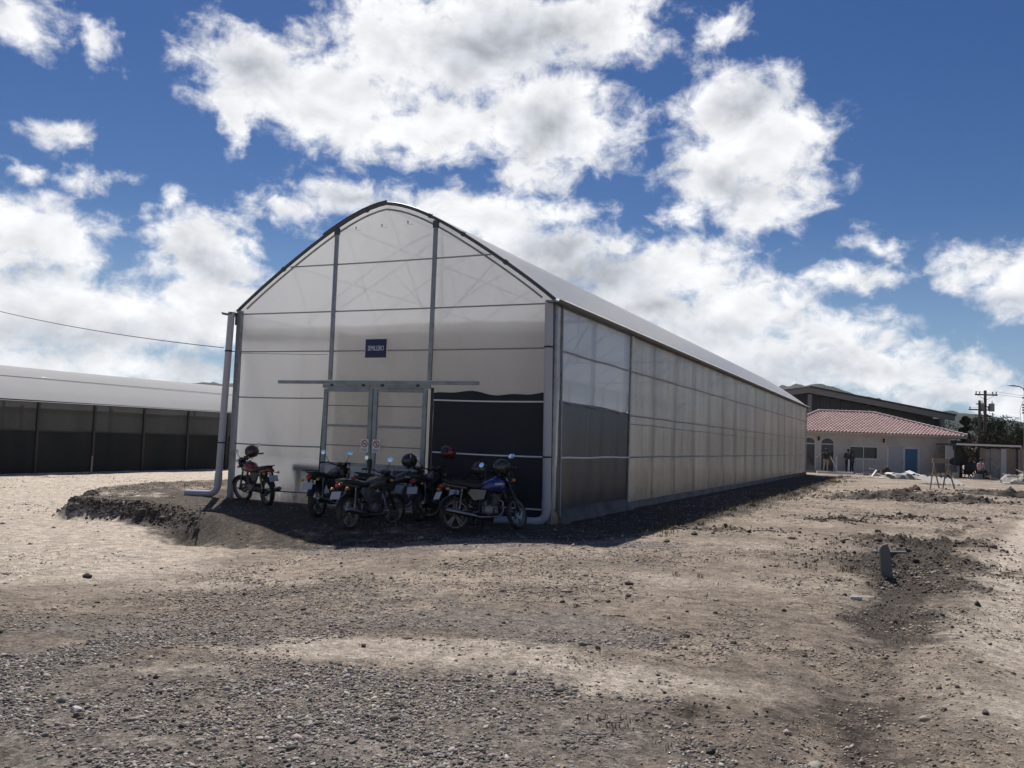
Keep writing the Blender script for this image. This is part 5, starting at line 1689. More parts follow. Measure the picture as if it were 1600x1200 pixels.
def tile_run(mb, p0, p1, side, r=0.105, step=0.36):
    """one column of barrel tiles from the eave p0 up the slope to p1; each tile overlaps the one below"""
    p0, p1 = Vector(p0), Vector(p1)
    L = (p1 - p0).length
    if L < 0.2:
        return
    d = (p1 - p0) / L
    s = Vector(side)
    nrm = s.cross(d).normalized()
    k = 0
    t = -0.08
    while t < L:
        e = min(t + step + 0.05, L)
        a, b = p0 + d * t + nrm * 0.05, p0 + d * e + nrm * 0.02
        vs = []
        for p, rr in ((a, r * random.uniform(0.98, 1.08)), (b, r * 0.84)):
            for q in range(5):
                an = PI * q / 4
                vs.append(p + s * (rr * math.cos(an)) + nrm * (rr * 0.85 * math.sin(an)))
        mb.add(vs, [(q, q + 1, q + 6, q + 5) for q in range(4)] + [(4, 3, 2, 1, 0)])
        t += step


tl = MB()
x = EX0 + 0.15
while x < EX1 - 0.05:
    if x < RX0:
        k = (x - EX0) / (RX0 - EX0)
    elif x > RX1:
        k = (EX1 - x) / (EX1 - RX1)
    else:
        k = 1.0
    tile_run(tl, (x, EY0, EZ), (x, EY0 + (RY - EY0) * k, EZ + (RZ - EZ) * k), (1, 0, 0))
    x += 0.268
y = EY0 + 0.15
while y < EY1:
    k = (y - EY0) / (RY - EY0) if y < RY else (EY1 - y) / (EY1 - RY)
    tile_run(tl, (EX1, y, EZ), (EX1 + (RX1 - EX1) * k, y, EZ + (RZ - EZ) * k), (0, 1, 0))
    y += 0.268
t_ = tl.build('roof_tiles', M_TILE, HOUSE, smooth=0.9)
t_['kind'] = 'stuff'
rg = MB()
for p, q in (((RX0, RY, RZ), (RX1, RY, RZ)), ((EX1, EY0, EZ), (RX1, RY, RZ)), ((EX0, EY0, EZ), (RX0, RY, RZ)), ((EX1, EY1, EZ), (RX1, RY, RZ))):
    p, q = Vector(p), Vector(q)
    n = int((q - p).length / 0.34)
    for i in range(n):
        a, b = p.lerp(q, i / n), p.lerp(q, (i + 1.15) / n)
        rg.tube([a + Vector((0, 0, 0.10)), b + Vector((0, 0, 0.08))], [0.125, 0.10], 8)
hp(rg, 'ridge_caps', M_RIDGE)['kind'] = 'stuff'
# dim back of the house interior
# ------------------------------------------------------------------ warehouse
WH = thing('warehouse', 'dark gabled warehouse rising behind the tiled house', 'warehouse', UV(29.8, 88.0, GZ), YARD_ROT)
wp = lambda mb, name, mat, **k: mb.build(name, mat, WH, **k)
AZ, EZW, HW = 8.10, 5.75, 14.7
ws = MB()
for x0, x1 in [(i * 1.05 - 14.2, i * 1.05 - 13.15) for i in range(27)]:
    top = AZ - (AZ - EZW) * abs((x0 + x1) / 2) / HW - 0.5
    ws.prism([(x0, -0.3), (x1 - 0.03, -0.3), (x1 - 0.03, top - 0.1), (x0, top - 0.1)], 0.6, 0.66)
wp(ws, 'gable_cladding', M_WARE, smooth=0)
wp(MB().box((0, 15, 2.2), (28.2, 28.0, 5.0)), 'hall_body', M_WARE, smooth=0)
for s in (-1, 1):
    wp(MB().prism([(0.0, AZ), (s * HW, EZW), (s * HW, EZW - 0.10), (0.0, AZ - 0.10)], -0.9, 30.0), 'roof_slope', M_WARE, smooth=0)
    wp(MB().prism([(0.0, AZ - 0.10), (s * HW, EZW - 0.10), (s * (HW - 0.1), EZW - 0.62), (0.0, AZ - 0.66)], -0.70, -0.45), 'roof_beam', M_FASCIA, smooth=0)
    wp(MB().prism([(0.0, AZ + 0.03), (s * HW, EZW + 0.03), (s * HW, EZW - 0.03), (0.0, AZ - 0.03)], -1.0, -0.9), 'roof_edge', M_TRIM if s < 0 else M_WARE, smooth=0)
for x, top in ((0.15, 7.4), (13.5, 5.5), (-13.5, 5.5)):
    wp(MB().box((x, -0.4, top / 2 - 0.2), (0.38, 0.3, top + 0.2)), 'column', M_FASCIA, smooth=0)
wp(MB().box((-3.2, 0.55, 5.6), (4.5, 0.1, 0.18)), 'vent_strip', M_IRON, smooth=0)

# ------------------------------------------------------------------ shed and board fence
SH = thing('lean_to_shed', 'low plank shed with a flat pale-edged roof right of the house', 'shed', UV(31.6, 62.6, GZ), YARD_ROT)
sp_ = lambda mb, name, mat, **k: mb.build(name, mat, SH, **k)
sp_(MB().prism([(0.2, 2.46), (4.75, 2.46), (4.75, 2.56), (0.2, 2.56)], -0.35, 2.6), 'shed_roof', M_IRON, smooth=0)
sp_(MB().box((2.5, -0.38, 2.52), (4.6, 0.05, 0.12)), 'roof_edge', M_TRIM, smooth=0)
sp_(MB().box((1.0, 2.2, 1.2), (1.9, 0.06, 2.4)), 'back_panel', M_GREYWOOD, smooth=0)
sp_(MB().box((0.55, 0.9, 1.35), (1.0, 0.05, 2.1)), 'pale_panel', M_PALEDOOR, smooth=0)
x = 2.05
while x < 4.6:
    w = random.uniform(0.22, 0.42)
    h = random.uniform(2.2, 2.42)
    tone = random.choice([M_GREYWOOD, M_WOOD, M_GREYWOOD, M_PALEDOOR])
    sp_(MB().box((x + w / 2, random.uniform(-0.03, 0.03), h / 2), (w - 0.015, 0.03, h)), 'wall_board', tone, smooth=0)
    x += w
for x in (0.15, 1.85, 4.6):
    sp_(MB().box((x, -0.25, 1.2), (0.09, 0.09, 2.5)), 'shed_post', M_IRON, smooth=0)
FN = thing('board_fence', 'brown vertical board fence beside the shed', 'fence', UV(36.3, 62.9, GZ), YARD_ROT)
x = 0.0
while x < 9.0:
    w = random.uniform(0.16, 0.26)
    h = random.uniform(2.15, 2.5)
    MB().box((x + w / 2, random.uniform(-0.02, 0.02), h / 2), (w - 0.02, 0.025, h), Matrix.Rotation(random.gauss(0, 0.008), 3, 'Y')).build('fence_board', M_WOOD, FN, smooth=0)
    x += w
for z in (0.6, 1.9):
    MB().box((4.5, 0.06, z), (9.0, 0.05, 0.09)).build('fence_rail', M_WOOD, FN, smooth=0)

# ------------------------------------------------------------------ utility poles and street lamp
M_POLE = MAT('utility_pole_wood', (0.085, 0.070, 0.060), 0.9, 0, 0.25, 3.0)
M_CAN = MAT('transformer_grey', (0.24, 0.26, 0.28), 0.5, 0.2, 0.12, 3.0)
P1 = thing('utility_pole', 'taller utility pole with a crossarm and two grey transformer cans', 'pole', UV(43.5, 80.0, GZ), YARD_ROT)
MB().tube([(0, 0, -0.3), (0, 0, 7.75)], [0.17, 0.12], 12).build('pole_shaft', M_POLE, P1)
ca = MB().box((0, -0.16, 7.34), (2.05, 0.10, 0.13)).build('crossarm', M_POLE, P1, smooth=0)
for x in (-0.92, -0.60, 0.60, 0.92):
    MB().lathe([(0.0, 0.24), (0.045, 0.22), (0.06, 0.12), (0.03, 0.08), (0.05, 0.02), (0.02, 0.0)], 8, Matrix.Translation((x, -0.16, 7.40))).build('insulator', M_IRON, ca)
for s in (-1, 1):
    MB().bar((0, -0.14, 6.85), (s * 0.75, -0.14, 7.28), 0.04, 0.02).build('arm_brace', M_IRON, P1, smooth=0)
for x in (-0.50, 0.42):
    c = MB().lathe([(0.0, -0.38), (0.24, -0.38), (0.25, -0.30), (0.25, 0.28), (0.27, 0.30), (0.20, 0.36), (0.0, 0.38)], 16, Matrix.Translation((x * 1.0, -0.30, 6.20))).build('transformer_can', M_CAN, P1)
    MB().tube([(x + 0.05, -0.30, 6.56), (x + 0.05, -0.30, 6.82)], [0.045, 0.02], 8).build('bushing', M_IRON, c)
    MB().box((x * 0.5, -0.18, 6.25), (abs(x), 0.08, 0.10)).build('can_bracket', M_IRON, c, smooth=0)
P2 = thing('utility_pole', 'shorter utility pole with one low side arm, left of the transformer pole', 'pole', UV(42.45, 79.0, GZ), YARD_ROT)
MB().tube([(0, 0, -0.3), (0, 0, 6.75)], [0.15, 0.11], 12).build('pole_shaft', M_POLE, P2)
ca = MB().box((-0.10, -0.14, 5.90), (1.9, 0.09, 0.12)).build('crossarm', M_POLE, P2, smooth=0)
for x in (-0.95, 0.7):
    MB().lathe([(0.0, 0.2), (0.05, 0.18), (0.06, 0.1), (0.02, 0.0)], 8, Matrix.Translation((x, -0.14, 5.96))).build('insulator', M_IRON, ca)
MB().box((-0.18, -0.10, 6.42), (0.34, 0.06, 0.10)).build('fuse_bracket', M_IRON, P2, smooth=0)
wire = MB()
for (a, b) in ((UV(42.6, 79.84, 7.55), UV(75, 92, 7.9)), (UV(44.4, 79.84, 7.55), UV(75, 90, 7.9)), (UV(41.6, 78.9, 6.0), UV(44.2, 79.8, 6.3))):
    wire.tube([a.lerp(b, t) - Vector((0, 0, 0.8 * 4 * t * (1 - t) * min(1, (b - a).length / 40))) for t in np.linspace(0, 1, 14)], 0.012, 4)
tag(wire.build('power_lines', M_IRON), 'thin power lines running off to the right from the two utility poles', 'wires')
LP = thing('street_lamp', 'dark thick pole with a street lamp arm at the right edge of the picture', 'street lamp', UV(32.55, 55.0, TZ(*UV(32.55, 55.0)[:2])), YARD_ROT)
MB().tube([(0, 0, -0.3), (0, 0, 6.25)], [0.21, 0.17], 14).build('pole_shaft', M_POLE, LP)
MB().tube([(-0.15, 0, 5.75), (-0.22, 0, 5.98), (-0.45, 0, 6.10), (-0.80, 0, 6.13)], 0.03, 8).build('lamp_arm', M_IRON, LP)
MB().loft([(-0.70, 6.13, 0.05, 0.035), (-0.85, 6.145, 0.10, 0.05), (-1.05, 6.14, 0.09, 0.035), (-1.27, 6.13, 0.03, 0.015)], 10, 2.2).build('lamp_head', M_CAN, LP)
for z in (5.4, 4.95, 4.78, 4.62, 4.45):
    MB().lathe([(0, 0.06), (0.045, 0.04), (0.045, -0.04), (0, -0.06)], 8, Matrix.Translation((-0.26, 0, z))).build('insulator', M_IRON, LP)
MB().tube([(-0.26, 0, 5.2), (-0.45, 0, 4.6), (-0.38, 0, 3.9), (-0.24, 0, 3.6)], 0.012, 5).build('loose_cable', M_IRON, LP)

# ------------------------------------------------------------------ yard clutter by the house
def ground_uv(u, v, dz=0.0):
    p = UV(u, v)
    return Vector((p.x, p.y, TZ(p.x, p.y) + dz))


# trestle
tr = thing('trestle', 'empty wooden sawhorse frame with splayed legs on the dirt', 'trestle', ground_uv(20.8, 42.2), YARD_ROT)
MB().box((0.0, 0, 1.34), (0.78, 0.14, 0.22)).build('top_board', M_WOOD, tr, bevel=0.006)
for a, b in (((-0.34, -0.05, 1.30), (-0.86, -0.75, -0.02)), ((0.32, -0.05, 1.30), (-0.30, -0.80, -0.02)), ((-0.34, 0.05, 1.30), (0.35, 0.85, 0.0)), ((0.32, 0.05, 1.30), (0.98, 0.6, 0.0))):
    MB().bar(a, b, 0.05, 0.06).build('leg', M_WOOD, tr, smooth=0)
# posts and stakes in front of the house
for label, u, v, h, r, tilt in (('short pale post standing left of the man in dark clothes', 24.05, 64.4, 1.22, 0.06, 0.02), ('short pale post standing right against the man in dark clothes', 24.75, 63.8, 1.05, 0.06, 0.0),
                                ('pale leaning stake under the left half of the wide window', 26.15, 64.6, 1.05, 0.055, -0.08), ('tall grey post in front of the wall lamp right of the window', 28.1, 65.0, 1.95, 0.06, 0.0)):
    p = ground_uv(u, v)
    o = MB().tube([(0, 0, -0.2), (0, 0, h)], r, 8).build('post', M_TRIM)
    o.location = p
    o.rotation_euler = (0, tilt, YARD_ROT)
    tag(o, label, 'post')
o = MB().bar((0, 0, 0), (0.62, 0, 1.25), 0.05, 0.07).build('leaning_plank', M_TRIM)
o.matrix_world = Matrix.Translation(ground_uv(24.0, 63.8)) @ Matrix.Rotation(YARD_ROT, 4, 'Z') @ Matrix.Rotation(PI, 4, 'Z')
tag(o, 'white plank leaning beside the man with outstretched arm', 'plank')
o = MB().box((0, 0, 0.10), (2.6, 0.20, 0.20)).build('white_kerb', M_TRIM, None, bevel=0.01)
o.location = ground_uv(23.3, 62.6, -0.03)
o.rotation_euler = (0, 0, YARD_ROT)
tag(o, 'white kerb block run at the far end of the greenhouse wall', 'kerb')
o = MB().box((0, 0, 0.05), (3.4, 0.14, 0.12)).build('white_pipe', M_TRIM, None, bevel=0.02)
o.location = ground_uv(26.4, 62.4, -0.02)
o.rotation_euler = (0, 0, YARD_ROT + 0.03)
tag(o, 'pale timber lying on the ground under the house window', 'timber')
for label, u, v, L, w, rz, tl, col, hz in (
        ('long pale board tipped across the brown soil heap under the window', 25.6, 60.6, 1.35, 0.16, 0.1, 0.16, M_TRIM, 0.42), ('short white board end poking from the soil heap under the window', 24.9, 59.8, 0.75, 0.12, 0.5, -0.75, M_TRIM, 0.16),
        ('pale board lying flat behind the upright slab', 6.04, 13.9, 0.58, 0.05, 0.12, 0.0, M_GREYWOOD, 0.04), ('short white offcut lying in the weeds on the right', 4.0, 10.05, 0.13, 0.022, 0.0, 0.02, M_TRIM, 0.02),
        ('topmost bright board of the timber heap at the right edge', 31.6, 54.2, 2.3, 0.22, 0.2, 0.08, M_TRIM, 0.50), ('wide white board at the front of the timber heap at the right edge', 31.2, 53.2, 2.4, 0.28, -0.08, 0.03, M_TRIM, 0.14),
        ('dark brown board under the white boards at the right edge', 30.9, 52.2, 2.8, 0.16, 0.05, 0.0, M_WOOD, 0.06), ('thin pale lath in front of the shed', 30.6, 57.0, 1.6, 0.10, 0.1, 0.02, M_TRIM, 0.10)):
    o = MB().box((0, 0, 0), (L, w, 0.035)).build('board', col, None, bevel=0.003)
    o.location = ground_uv(u, v, hz)
    o.rotation_euler = (0, tl, YARD_ROT + rz)
    tag(o, label, 'board')


def heap(name, label, cat, u, v, L, W, H, mat, seed, n=24):
    rows = []
    for i in range(n + 1):
        row = []
        for j in range(n + 1):
            a, b = 2 * i / n - 1, 2 * j / n - 1
            p = UV(u + a * L / 2, v + b * W / 2)
            prof = max(0.0, 1 - a * a) * max(0.0, 1 - b * b)
            h = H * (prof ** 0.7) * (0.75 + 1.1 * float(fbm(np.array(p.x + seed), np.array(p.y), 3.2 / max(0.6, min(L, W)), 4, seed)))
            row.append((p.x, p.y, TZ(p.x, p.y) - 0.03 + h))
        rows.append(row)
    o = MB().grid(rows).build(name, mat, None, smooth=0.5)
    return tag(o, label, cat)


M_SOIL = MAT('dug_soil', (0.060, 0.046, 0.036), 0.95, 0, 0.35, 5.0, bump=0.8, bscale=14, dirt=(0.12, 0.095, 0.073), dirt_amt=0.5)
M_RUBBLE = MAT('pale_rubble', (0.42, 0.39, 0.35), 0.9, 0, 0.35, 3.0, bump=0.6, bscale=20, dirt=(0.15, 0.125, 0.105), dirt_amt=0.7)
heap('soil_heap', 'brown soil heap with boards on it under the house window', 'heap', 25.9, 60.2, 1.6, 1.2, 0.62, M_SOIL, 3)
heap('soil_heap', 'low dark soil heap left of the sawhorse frame', 'heap', 18.3, 39.6, 0.62, 0.6, 0.24, MAT('red_brown_soil', (0.12, 0.07, 0.055), 0.95, 0, 0.3, 6.0, bump=0.6), 5)
heap('soil_heap', 'largest dark soil heap in the middle of the yard before the blue door', 'heap', 15.0, 33.6, 1.8, 1.4, 0.24, M_SOIL, 8)
heap('soil_heap', 'flat spread soil heap nearest the greenhouse end', 'heap', 12.7, 31.0, 1.9, 1.2, 0.15, M_SOIL, 11)
heap('soil_heap', 'dark soil heap right below the sawhorse frame', 'heap', 16.4, 31.2, 1.9, 1.2, 0.18, M_SOIL, 13)
heap('soil_heap', 'long furrow of dark soil reaching the right edge of the picture', 'heap', 21.5, 36.2, 6.0, 1.6, 0.32, M_SOIL, 17, 34)
heap('rubble_heap', 'heap of pale rubble and scraps in front of the blue door', 'heap', 25.6, 56.6, 3.8, 1.6, 0.42, M_RUBBLE, 21, 30)
heap('rubble_heap', 'dark rubble strip right of the pale scraps under the blue door', 'heap', 28.2, 57.6, 2.4, 1.2, 0.40, M_SOIL, 23)
heap('rubble_heap', 'heap of pale junk at the right edge in front of the fence', 'heap', 32.6, 55.5, 2.6, 1.8, 0.75, M_RUBBLE, 25, 28)
# scraps on the heaps
SCRAPS = [(24.4, 56.2, 0.55, 0.3, 0.34, M_TRIM), (25.0, 55.9, 0.7, 0.25, 0.30, M_PALEDOOR), (25.7, 56.1, 0.5, 0.4, 0.45, M_TRIM), (26.3, 55.9, 0.8, 0.22, 0.28, M_TRIM), (26.9, 56.3, 0.45, 0.3, 0.26, M_WOOD),
          (24.0, 56.6, 0.5, 0.2, 0.20, M_WOOD), (27.6, 57.0, 0.6, 0.2, 0.34, M_GREYWOOD), (28.6, 57.2, 0.5, 0.18, 0.36, M_WOOD), (32.2, 54.9, 0.7, 0.4, 0.72, M_TRIM), (32.8, 55.0, 0.5, 0.5, 0.80, M_GREYWOOD), (31.5, 54.9, 0.5, 0.3, 0.45, M_IRON)]
SCRAP_LABELS = ['white scrap panel at the left end of the pale rubble heap', 'pale grey scrap sheet second from the left on the pale rubble heap', 'topmost white scrap panel of the pale rubble heap', 'long white scrap strip right of the topmost panel on the pale heap', 'brown scrap board at the right end of the pale rubble heap', 'small brown scrap board low on the left of the pale heap', 'grey weathered scrap board on the dark rubble strip', 'brown lath on the right of the dark rubble strip', 'white scrap sheet on top of the junk heap by the fence', 'square grey board topping the junk heap by the fence', 'dark iron sheet low on the left of the junk heap by the fence']
for i, (u, v, L, w, hz, m_) in enumerate(SCRAPS):
    o = MB().box((0, 0, 0), (L, w, 0.03)).build('scrap_panel', m_, None, smooth=0)
    o.location = ground_uv(u, v, hz)
    o.rotation_euler = (random.uniform(-0.4, 0.4), random.uniform(-0.35, 0.35), random.uniform(-1, 1))
    tag(o, SCRAP_LABELS[i], 'scrap', 'scrap panels on the rubble heaps')
# corrugated white sheets on the ground behind the trestle
rows = []
for i in range(60):
    a = i / 59
    row = []
    for j in range(6):
        b = j / 5
        p = UV(22.7 + 2.3 * a, 47.8 + 1.2 * b)
        row.append((p.x, p.y, TZ(p.x, p.y) + 0.12 + 0.30 * b - 0.10 * a + 0.045 * math.sin(a * 2 * PI * 9)))
    rows.append(row)
tag(MB().grid(rows).build('corrugated_sheet', M_CONC, None, smooth=1.2), 'white corrugated sheet lying on the dirt behind the sawhorse', 'roofing sheet')
o = MB().lathe([(0.0, 0.0), (0.17, 0.0), (0.22, 0.42), (0.20, 0.42), (0.16, 0.03), (0.0, 0.03)], 16).build('bucket', M_CONC)
o.location = ground_uv(29.0, 58.0)
tag(o, 'grey bucket on the ground in front of the dark metal frame', 'bucket')

# dark metal frame with tarpaulin beside the house corner
MF_ = thing('scaffold_frame', 'dark metal frame standing between the house corner and the shed', 'frame', ground_uv(33.7, 63.6), YARD_ROT)
for x in (-0.9, 0.75):
    for y in (0.0, 0.9):
        MB().bar((x, y, 0.0), (x, y, 2.05), 0.06, 0.06).build('frame_post', M_IRON, MF_, smooth=0)
for z in (1.55, 2.02):
    for y in (0.0, 0.9):
        MB().bar((-0.9, y, z), (0.75, y, z), 0.05, 0.05).build('frame_rail', M_IRON, MF_, smooth=0)
MB().bar((-0.9, 0.0, 0.75), (-0.1, 0.0, 0.05), 0.05, 0.08).build('frame_brace', M_WOOD, MF_, smooth=0)
MB().box((0.0, 0.45, 0.3), (1.5, 0.8, 0.06)).build('frame_shelf', M_IRON, MF_, smooth=0)
rows = []
for i in range(15):
    a = i / 14
    row = []
    for j in range(16):
        th = 2 * PI * j / 15
        r = 0.48 + 0.16 * math.sin(a * 7 + th * 2) + 0.08 * math.sin(th * 5 + a * 11)
        if a < 0.05:
            r *= 0.5
        row.append((r * math.cos(th) * (1.0 + 0.25 * math.sin(a * 5)), 0.5 * r * math.sin(th), 0.85 + a * 1.85))
    rows.append(row)
o = MB().grid(rows).build('black_tarpaulin', MAT('black_tarp', (0.014, 0.014, 0.016), 0.55, 0, 0.2, 4.0, bump=0.5, bscale=8), None, smooth=1.0)
o.location = ground_uv(32.55, 63.6)
o.rotation_euler = (0, 0, YARD_ROT)
tag(o, 'black tarpaulin bundle hanging under the eave at the house corner', 'tarpaulin')
mx = thing('concrete_mixer', 'dark machine with a round drum between the frame and the seated man', 'mixer', ground_uv(32.7, 62.0), YARD_ROT)
MB().lathe([(0.0, -0.40), (0.26, -0.36), (0.36, -0.1), (0.34, 0.15), (0.22, 0.36), (0.20, 0.36), (0.31, 0.12)], 16, Matrix.Translation((0, 0, 0.82)) @ Matrix.Rotation(0.6, 4, 'Y')).build('drum', M_IRON, mx)
for s in (-1, 1):
    MB().bar((s * 0.10, s * 0.30, 0.80), (-0.38, s * 0.32, 0.0), 0.05, 0.05).build('leg', M_IRON, mx, smooth=0)
    MB().bar((s * 0.10, s * 0.30, 0.80), (0.38, s * 0.32, 0.0), 0.05, 0.05).build('leg', M_IRON, mx, smooth=0)
MB().box((-0.30, 0, 0.45), (0.3, 0.32, 0.3)).build('motor_box', M_IRON, mx, bevel=0.02)

# slab standing upright in the weeds on the right
sl_ = []
for k in range(13):
    a = PI * k / 12
    sl_.append((0.068 * math.cos(a) + 0.0, 0.33 + 0.085 * math.sin(a)))
sl_ = [(0.075, -0.08)] + sl_ + [(-0.075, -0.08)]
o = MB().prism(sl_, -0.022, 0.022).build('upright_slab', MAT('grey_slab', (0.15, 0.145, 0.145), 0.85, 0, 0.1, 9.0), None, smooth=0.4, bevel=0.005)
o.location = ground_uv(5.06, 11.7)
o.rotation_euler = (0.05, -0.13, YARD_ROT)
tag(o, 'grey round-topped slab standing upright in the dug soil', 'slab')

# ------------------------------------------------------------------ loose rocks one can pick out
def rock(label, u, v, s, col, seed, group=None):
    rnd = random.Random(seed)
    V, F = ico()
    tris = [tuple(f) for f in F]
    vs = [Vector(p) for p in V]
    mid = {}
    out = []
    def md(a, b):
        k = (min(a, b), max(a, b))
        if k not in mid:
            vs.append(((vs[a] + vs[b]) / 2).normalized())
            mid[k] = len(vs) - 1
        return mid[k]
    for a, b, c in tris:
        x_, y_, z_ = md(a, b), md(b, c), md(c, a)
        out += [(a, x_, z_), (b, y_, x_), (c, z_, y_), (x_, y_, z_)]
    pts = [p * (0.72 + 0.42 * rnd.random()) for p in vs]
    o = MB().add([(p.x * s, p.y * s * 0.8, p.z * s * 0.62) for p in pts], out).build('rock', col, None, smooth=0.35)
    o.location = ground_uv(u, v, s * 0.25)
    o.rotation_euler = (0, 0, rnd.uniform(0, 6))
    tag(o, label, 'rock', group)


M_RK1 = MAT('brown_rock', (0.13, 0.085, 0.06), 0.9, 0, 0.3, 20.0)
M_RK2 = MAT('dark_rock', (0.060, 0.050, 0.045), 0.9, 0, 0.3, 20.0)
M_RK3 = MAT('pale_rock', (0.45, 0.41, 0.37), 0.9, 0, 0.2, 20.0)
for i, (lab, u, v, s, m_) in enumerate((
        ('brown angular rock alone on the dirt in front of the greenhouse corner', 1.46, 10.44, 0.055, M_RK1), ('small dark rock nearer the viewer than the brown angular one', 1.10, 9.35, 0.032, M_RK2),
        ('dark rock on the pale road at the far left', -5.53, 11.7, 0.070, M_RK2), ('tiny white stone in the grey gravel', -1.81, 8.55, 0.028, M_RK3), ('dark rock just left of the tiny white stone', -1.95, 8.62, 0.034, M_RK2),
        ('pale round stone among the gravel at the lower left', -2.50, 5.26, 0.036, M_RK3), ('brownish stone beside the pale round stone at the lower left', -2.44, 5.16, 0.034, M_RK1),
        ('dark clod lying in the middle of the right half of the yard', 1.59, 7.75, 0.050, M_RK2), ('round dark stone right of the middle clod', 1.97, 7.56, 0.026, M_RK2),
        ('dark rock in the lower right of the yard, nearest the bottom edge', 1.15, 4.85, 0.032, M_RK2), ('dark stone out on the right rut edge', 3.05, 5.6, 0.028, M_RK2),
        ('reddish rock lying beyond the open dirt toward the long wall', 2.75, 15.1, 0.065, M_RK1), ('pair-leading dark rock near the long shadow edge', 3.5, 16.4, 0.07, M_RK2))):
    rock(lab, u, v, s, m_, 100 + i)
for i in range(26):
    u, v = random.uniform(-4, 5), random.uniform(6.5, 15)
    p = UV(u, v)
    if not bool(free_of_house(np.array([p.x]), np.array([p.y]))[0]):
        continue
    rock('small dark clod lying loose on the open dirt', u, v, random.uniform(0.018, 0.036), M_RK2 if i % 3 else M_RK1, 300 + i, 'small dark clods on the open dirt')
# stick in the ditch by the pad
o = MB().tube([(0, 0, -0.1), (0.02, 0, 0.42)], 0.016, 6).build('stake', M_GREYWOOD)
o.location = (2.35, -3.35, TZ(2.35, -3.35))
tag(o, 'thin wooden stake standing in the shaded ditch below the left corner', 'stake')
o = MB().tube([(0, 0, -0.1), (0.01, 0, 0.75)], 0.03, 6).build('stake', M_WOOD)
o.location = (NX + 1.2, 9.4, TZ(NX + 1.2, 9.4))
tag(o, 'short stake in front of the low greenhouse across the road', 'stake')
weed_blades('straw_tufts', [(*UV(0.66, 5.31)[:2], 0.045, 26, 0.16), (*UV(4.07, 8.82)[:2], 0.055, 18, 0.20), (*UV(3.62, 8.04)[:2], 0.05, 18, 0.22), (*UV(0.95, 5.0)[:2], 0.035, 14, 0.15), (*UV(1.9, 5.4)[:2], 0.03, 10, 0.15)], M_WEED, 'tufts of dry straw-coloured grass in the foreground dirt', [(0.36, 0.26, 0.14), (0.28, 0.20, 0.11), (0.42, 0.33, 0.19)])
# ------------------------------------------------------------------ people working by the house
def skin_mesh(verts, edges, radii, levels=1, root=0):
    me = bpy.data.meshes.new('body')
    me.from_pydata([tuple(v) for v in verts], edges, [])
    o = bpy.data.objects.new('body_source', me)
    COL.objects.link(o)
    o.modifiers.new('skin', 'SKIN')
    sv = me.skin_vertices[0].data
    for i, r in enumerate(radii):
        rr = r if isinstance(r, tuple) else (r, r)
        sv[i].radius = rr
        sv[i].use_root = (i == root)
    s = o.modifiers.new('sub', 'SUBSURF')
    s.levels = levels
    s.render_levels = levels
    dg = bpy.context.evaluated_depsgraph_get()
    res = bpy.data.meshes.new_from_object(o.evaluated_get(dg))
    bpy.data.objects.remove(o)
    res.polygons.foreach_set('use_smooth', [True] * len(res.polygons))
    return res


M_SKIN = MAT('skin_tone', (0.20, 0.115, 0.075), 0.55, 0, 0.06, 5.0)
M_HAIR = MAT('dark_hair', (0.012, 0.010, 0.009), 0.7, 0, 0.1, 9.0)


